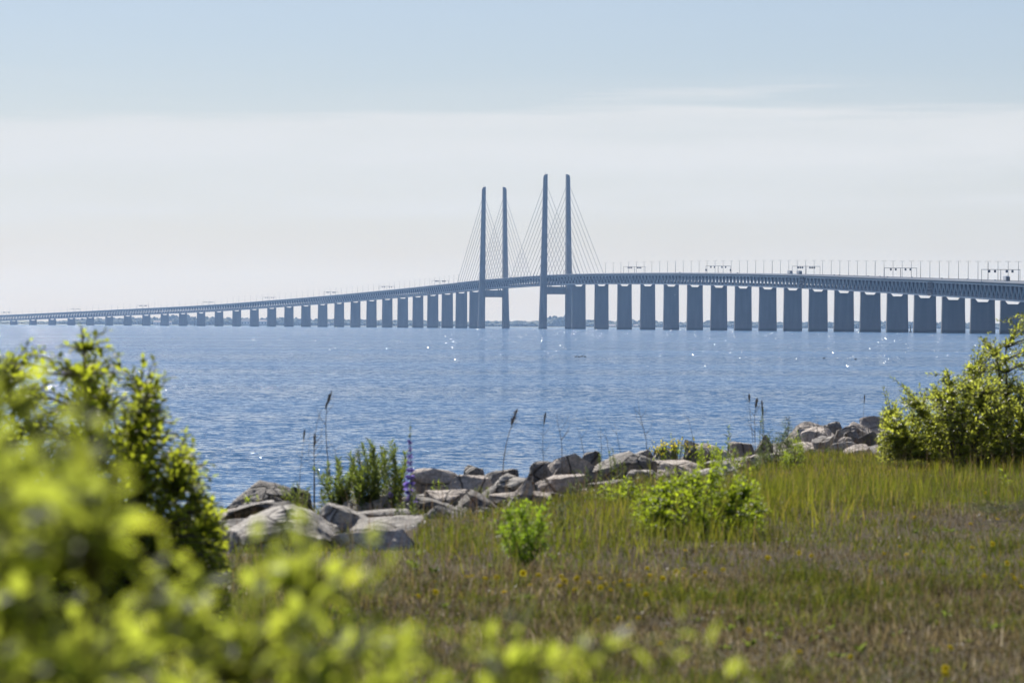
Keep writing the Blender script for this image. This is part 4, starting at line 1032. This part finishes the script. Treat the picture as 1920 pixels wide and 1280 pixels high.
stalk('bent bare twig over the pale rocks, right of the wispy-headed stalk', [(1056, 920), (1055, 880), (1055, 830), (1052, 812), (1046, 800), (1044, 772)], 42.5, .0055, None, 6)
stalk('tall bare zigzag twig rising over the long dark rock', [(1216, 905), (1215, 860), (1214, 822), (1206, 800), (1200, 778), (1197, 752)], 43, .006, None, 5)
stalk('short slanting bare twig left of the dark triangular rock', [(1306, 840), (1298, 810), (1290, 780)], 49, .0055, None, 3)
stalk('faint dry stem between the central twigs, leaning left', [(1098, 846), (1090, 820), (1083, 800)], 48, .0045, None, 3)
stalk('first of the thin bare stems behind the knob of rock', [(1130, 850), (1127, 820), (1126, 800)], 49, .0045, None, 2)
stalk('second thin bare stem behind the knob of rock, slightly bent', [(1146, 852), (1138, 825), (1136, 806)], 49, .0045, None, 2)
stalk('third thin bare stem behind the knob of rock, the tallest there', [(1168, 852), (1158, 820), (1153, 792)], 49, .0045, None, 2)
stalk('branching dark seed stalk above the herbs, near the right rock pile', [(1417, 850), (1417, 800), (1414, 775), (1420, 752)], 50, .006, (.10, .03), 9)
stalk('thin dark seed stalk left of the branching one', [(1416, 850), (1408, 790), (1405, 744)], 50.2, .004, (.08, .02), 5)
stalk('dark seed-headed stalk right of the branching one', [(1434, 830), (1433, 790), (1429, 756)], 49, .006, (.16, .022), 5)
stalk('faint pale grass stem above the right hand rocks by the big shrub', [(1618, 800), (1620, 770), (1622, 745)], 58, .005, (.1, .012), 1)
stalk('short brown stem on the right hand rocks, left one of two', [(1533, 815), (1534, 780)], 58, .005, None, 2)
stalk('short brown stem on the right hand rocks, right one of two', [(1541, 818), (1543, 785)], 58, .005, None, 2)

# ------------------------------------------------------------------ grass and heath (nobody could count the blades)
def to_px(x, y, z): return 960 + x * FPX / y, 610.9 + (EYE - z) * FPX / y + ROLL * x * FPX / y
def tallmask(px, py):
    b = np.interp(px, [0, 600, 780, 1000, 1150, 1320, 1500, 1700, 1920, 2300], [1050, 1050, 1062, 1060, 1050, 1030, 985, 975, 950, 940])
    return b
def blades(name, x, y, h, w, tint, lean, label, cat):
    n = len(x); z = ground_z(x, y)
    a = rng.uniform(0, 2 * math.pi, n); la = rng.uniform(0, 2 * math.pi, n); ln = rng.random(n) * lean * h
    cx, sy_ = np.cos(a) * w / 2, np.sin(a) * w / 2
    dx, dy = np.cos(la) * ln, np.sin(la) * ln
    V = np.zeros((n, 5, 3))
    V[:, 0] = np.stack([x - cx, y - sy_, z - .01], 1); V[:, 1] = np.stack([x + cx, y + sy_, z - .01], 1)
    mx_, my_, mz = x + dx * .35, y + dy * .35, z + h * .55
    V[:, 2] = np.stack([mx_ - cx * .8, my_ - sy_ * .8, mz], 1); V[:, 3] = np.stack([mx_ + cx * .8, my_ + sy_ * .8, mz], 1)
    V[:, 4] = np.stack([x + dx, y + dy, z + h * (1 - .3 * (ln / h) ** 2)], 1)
    base = (np.arange(n) * 5)[:, None]
    Q = base + np.array([[0, 1, 3, 2]]); T = base + np.array([[2, 3, 4]])
    col = np.repeat(np.concatenate([tint, np.ones((n, 1))], 1)[:, None, :], 5, 1)
    o = link(bpy.data.objects.new(name, np_mesh(name, V.reshape(-1, 3), [Q, T], M['blade'], {'tint': col.reshape(-1, 4)})))
    tag(o, label, cat, kind='stuff'); return o
def scatter(n, d0, d1, pa=-500, pb=2400):
    """points spread evenly over the ground wedge in front of the camera"""
    u = rng.random(n); y = np.sqrt(d0 * d0 + u * (d1 * d1 - d0 * d0)); px = rng.uniform(pa, pb, n)
    return (px - 960) * y / FPX, y
def pick(cols, n, wts=None):
    c = np.array(cols)[rng.choice(len(cols), n, p=wts)]
    return c * (1 + .3 * (rng.random((n, 1)) - .5) * 2)
def rock_low(px): return np.interp(px, [300, 430, 600, 770, 790, 930, 1040, 1200, 1300, 1440, 1500, 1720, 1760, 1900], [1060, 1052, 1050, 1048, 985, 972, 950, 905, 903, 876, 852, 858, 830, 820])
BROWN = [(.27, .205, .095), (.19, .145, .065), (.34, .28, .15), (.085, .062, .04), (.14, .14, .04), (.42, .35, .24)]
GREEN = [(.14, .165, .022), (.18, .19, .025), (.24, .24, .03), (.095, .12, .02), (.26, .20, .06)]
# short heath turf everywhere inland of the rocks
x, y = scatter(300000, 15, 66)
x2, y2 = scatter(90000, 14.5, 26); x, y = np.concatenate([x, x2]), np.concatenate([y, y2])
d = crest_d(x, y); m = d < -1.0 - 3.2 * (vnoise(x, y, 1.2, 9) - .2) ; x, y, d = x[m], y[m], d[m]
px, py = to_px(x, y, 1.95)
inrock = py < rock_low(px) - 2
keep_ = ~inrock | (rng.random(len(x)) < .6); x, y, d, px, py = x[keep_], y[keep_], d[keep_], px[keep_], py[keep_]
gr = np.clip((vnoise(x, y, 1.6, 3) * .6 + vnoise(x, y, .5, 4) * .4 - .40) * 4, 0, 1)
gr = np.clip(gr + np.clip((tallmask(px, py) + 40 - py) / 60, 0, 1) * .6, 0, 1)
cb, cg = pick(BROWN, len(x), [.24, .24, .16, .16, .12, .08]), pick(GREEN, len(x), [.3, .25, .1, .25, .1])
sel = rng.random(len(x)) < gr; tint = np.where(sel[:, None], cg, cb * .84) * (.7 + .6 * vnoise(x, y, .35, 31))[:, None]
h = rng.uniform(.015, .075, len(x)) * (1 + .6 * gr) * (.45 + 1.5 * vnoise(x, y, .45, 33) ** 2) * (1 + 1.3 * (rng.random(len(x)) < .05))
blades('heath_turf', x, y, h, rng.uniform(.004, .010, len(x)), tint, 1.3, 'short dry brown and green heath turf covering the open ground', 'turf')
# taller wild grass along the rocks
x, y = scatter(170000, 22, 62)
d = crest_d(x, y); px, py = to_px(x, y, 1.95); tb = tallmask(px, py)
edge = -3.2 * (vnoise(x, y, 1.5, 12) - .1) - np.where(px > 1400, .4, 1.6) - np.where(px < 1000, 1.2, 0)
prob = np.clip((tb + 25 * (vnoise(x, y, 1.0, 13) - .5) * 2 + 30 - py) / 120, 0, 1) * np.clip(2.2 * vnoise(x, y, .8, 14) * (.5 + vnoise(x, y, 2.5, 24)), .08, 1.3)
prob *= np.where(px < 1150, .75, 1.0) * np.where(py < rock_low(px) + 2, .26, 1.0)
m = (d < edge) & (rng.random(len(x)) < prob); x, y, px, py = x[m], y[m], px[m], py[m]
yel = np.clip(vnoise(x, y, 2.0, 15) * 1.2 + np.exp(-((px - 1600) / 200) ** 2) * .4 - .35, 0, 1)
c1 = pick([(.22, .25, .024), (.28, .29, .03), (.13, .16, .022)], len(x)); c2 = pick([(.38, .35, .03), (.32, .31, .03), (.42, .32, .08), (.22, .25, .02)], len(x))
tint = np.where((rng.random(len(x)) < yel)[:, None], c2, c1)
h = rng.uniform(.10, .30, len(x)) * (.75 + .6 * vnoise(x, y, 1.1, 16)) * np.interp(px, [700, 1000, 1200, 1400, 1900, 2400], [.9, .95, .9, 1.1, .85, .8]) * np.clip((py - rock_low(px)) / 70, .35, 1)
blades('tall_grass', x, y, h, rng.uniform(.004, .008, len(x)), tint, .55, 'tall yellow-green wild grass along the edge of the rocks', 'grass')
# thin brown flowering grass stems
x, y = scatter(9000, 19, 60); d = crest_d(x, y); px, py = to_px(x, y, 1.95)
m = (d < -2.0) & (rng.random(len(x)) < np.clip((tallmask(px, py) + 90 - py) / 120, .12, 1)); x, y = x[m], y[m]
blades('seed_grass', x, y, rng.uniform(.18, .42, len(x)), rng.uniform(.002, .004, len(x)), pick([(.24, .15, .09), (.3, .22, .12), (.16, .11, .07)], len(x)), .35, 'thin brown seeding grass stems scattered over the meadow', 'grass')
# broad-leaved weeds growing low in the turf
x, y = scatter(1500, 16, 46); d = crest_d(x, y); m = (d < -3.5) & (vnoise(x, y, 1.8, 41) > .5); x, y = x[m], y[m]; z = ground_z(x, y); VV, FF = [], []; b = 0
for i in range(len(x)):
    rr = R.uniform(.03, .075)
    for k in range(9):
        V, F = LOW['oval'][k % 3]; a = R.uniform(0, 6.3); mm = frame(Vector((math.cos(a), math.sin(a), R.uniform(.2, 1.6))), R.uniform(-.5, .5))
        VV.append(V @ (np.array(mm).T * rr * R.uniform(.6, 1.2)) + np.array((x[i] + R.uniform(-.02, .02), y[i] + R.uniform(-.02, .02), z[i] + .005))); FF.append(F + b); b += len(V)
tag(link(bpy.data.objects.new('meadow_weeds', np_mesh('meadow_weeds', np.concatenate(VV), np.concatenate(FF), M['leaf_herb']))), 'low broad-leaved weeds scattered in patches through the turf', 'weeds', kind='stuff')
# bleached scraps: dry leaves and small stones in the turf
x, y = scatter(14000, 15.5, 45); d = crest_d(x, y); m = (d < -3) & (vnoise(x, y, 1.1, 21) > .42); x, y = x[m], y[m]
z = ground_z(x, y); VV, FF = [], []; b = 0
for i in range(len(x)):
    V, F = LEAF['oval'][i % 3]; mm = Euler((R.uniform(-.6, .6), R.uniform(-.6, .6), R.uniform(0, 6.3))).to_matrix()
    VV.append(V @ (np.array(mm).T * R.uniform(.010, .034)) + np.array((x[i], y[i], z[i] + R.uniform(.015, .05)))); FF.append(F + b); b += len(V)
M['scrap'] = leaf_mat('bleached_leaf', (.42, .36, .30), (.2, .17, .12), .5, .5)
tag(link(bpy.data.objects.new('dry_leaf_litter', np_mesh('dry_leaf_litter', np.concatenate(VV), np.concatenate(FF), M['scrap']))), 'bleached dry leaf scraps strewn through the brown turf', 'leaf litter', kind='stuff')

# ------------------------------------------------------------------ yellow meadow flowers
def flower_mesh():
    VV, FF = [], []; b = 0
    for ring, (n, l, e) in enumerate(((13, 1.0, .25), (10, .75, .6), (9, .5, 1.6), (6, .3, 4))):
        for k in range(n):
            a = 2 * math.pi * (k + ring * .5) / n; mm = frame(Vector((math.cos(a), math.sin(a), e)), 0); V, F = LEAF['oval'][k % 3]
            VV.append(V @ (np.array(mm).T * l)); FF.append(F + b); b += len(V)
    return np_mesh('flower_head', np.concatenate(VV), np.concatenate(FF), M['petal_yellow'], smooth=True)
fh = flower_mesh()
stm_o = MB().tube([(0, 0, 0), (.05, 0, .5), (0, 0, 1)], [.02, .018, .015], 4).build('stem', M['green_stem']); stm = stm_o.data; bpy.data.objects.remove(stm_o)
FL = [(877, 1085), (888, 1087), (819, 1096), (819, 1114), (786, 1121), (912, 1092), (934, 1085), (948, 1112), (983, 1078), (1012, 1082), (1037, 1090), (1055, 1082), (1052, 1100), (1061, 1092), (1084, 1087), (1106, 1096), (1118, 1098), (1128, 1086),
      (1128, 1103), (1137, 1098), (1148, 1105), (1153, 1095), (1167, 1093), (1182, 1087), (1182, 1101), (1206, 1102), (1214, 1112), (1221, 1084), (1216, 1064), (1245, 1083), (1270, 1074), (1284, 1069), (1324, 1074), (1305, 1081), (1358, 1065),
      (1122, 1162), (1181, 1172), (1200, 1158), (1164, 1158), (1242, 1204), (1407, 1184), (1500, 1036), (1524, 1040), (1660, 1034), (1689, 1023), (1702, 1036), (1735, 1029), (1634, 1070), (1825, 1022), (1863, 1015), (1891, 1050), (1900, 1076), (1905, 1082), (1918, 1092),
      (1785, 1221), (1598, 1238), (1775, 1264), (1776, 1254), (1502, 1228), (1760, 1137), (1287, 1032), (1442, 1043), (1717, 973), (1822, 980), (1870, 954), (1872, 972), (1850, 916), (1848, 1078), (1080, 1108), (996, 1100)]
for i, (px, py) in enumerate(FL):
    hgt = R.uniform(.05, .10); D = (1.65 - hgt) * FPX / (py - hz(px)); X = (px - 960) * D / FPX
    e = empty('yellow_flower', (X, D, gz(X, D)), R.uniform(-.7, .7)); sz = R.uniform(.016, .025)
    f = share('flower_head', fh, e, Matrix.Translation((0, 0, hgt)) @ Matrix.Rotation(R.uniform(.4, 1.2), 4, 'X') @ Matrix.Scale(sz, 4))
    share('stem', stm, e, Matrix.Diagonal((.1, .1, hgt, 1)))
    if i == 35: tag(e, 'largest single yellow flower, low in the brown turf right of the blurred sprigs', 'flower', 'yellow meadow flowers')
    elif py < 1060 or px > 1400: tag(e, 'small yellow flower standing alone in the ' + ('short turf of the right half' if py > 1100 else 'turf behind the blurred sprigs on the right' if py > 1030 else 'green edge of the tall grass on the right'), 'flower', 'yellow meadow flowers')
    elif py > 1110: tag(e, 'small yellow flower in the turf nearer than the line of flowers', 'flower', 'yellow meadow flowers')
    else: tag(e, 'small yellow flower in the loose line, ' + ('left of the vivid green plant' if px < 990 else 'just right of the vivid green plant' if px < 1160 else 'below the bright green leafy shrub'), 'flower', 'yellow meadow flowers')

# ------------------------------------------------------------------ haze
t = NT('haze_air')
pv = t.n('ShaderNodeVolumePrincipled', {'Color': (.38, .57, .90, 1), 'Density': 4.4e-5, 'Anisotropy': .2, 'Absorption Color': (1, 1, 1, 1)})
t.t.links.new(pv.outputs[0], t.out.inputs['Volume'])
hzb = MB().box((0, 6700, 104.5), (18600, 18800, 215)).build('haze', t.m)
tag(hzb, kind='stuff')
print('objects', len(SC.objects), 'tris', sum(len(m.polygons) for m in bpy.data.meshes))
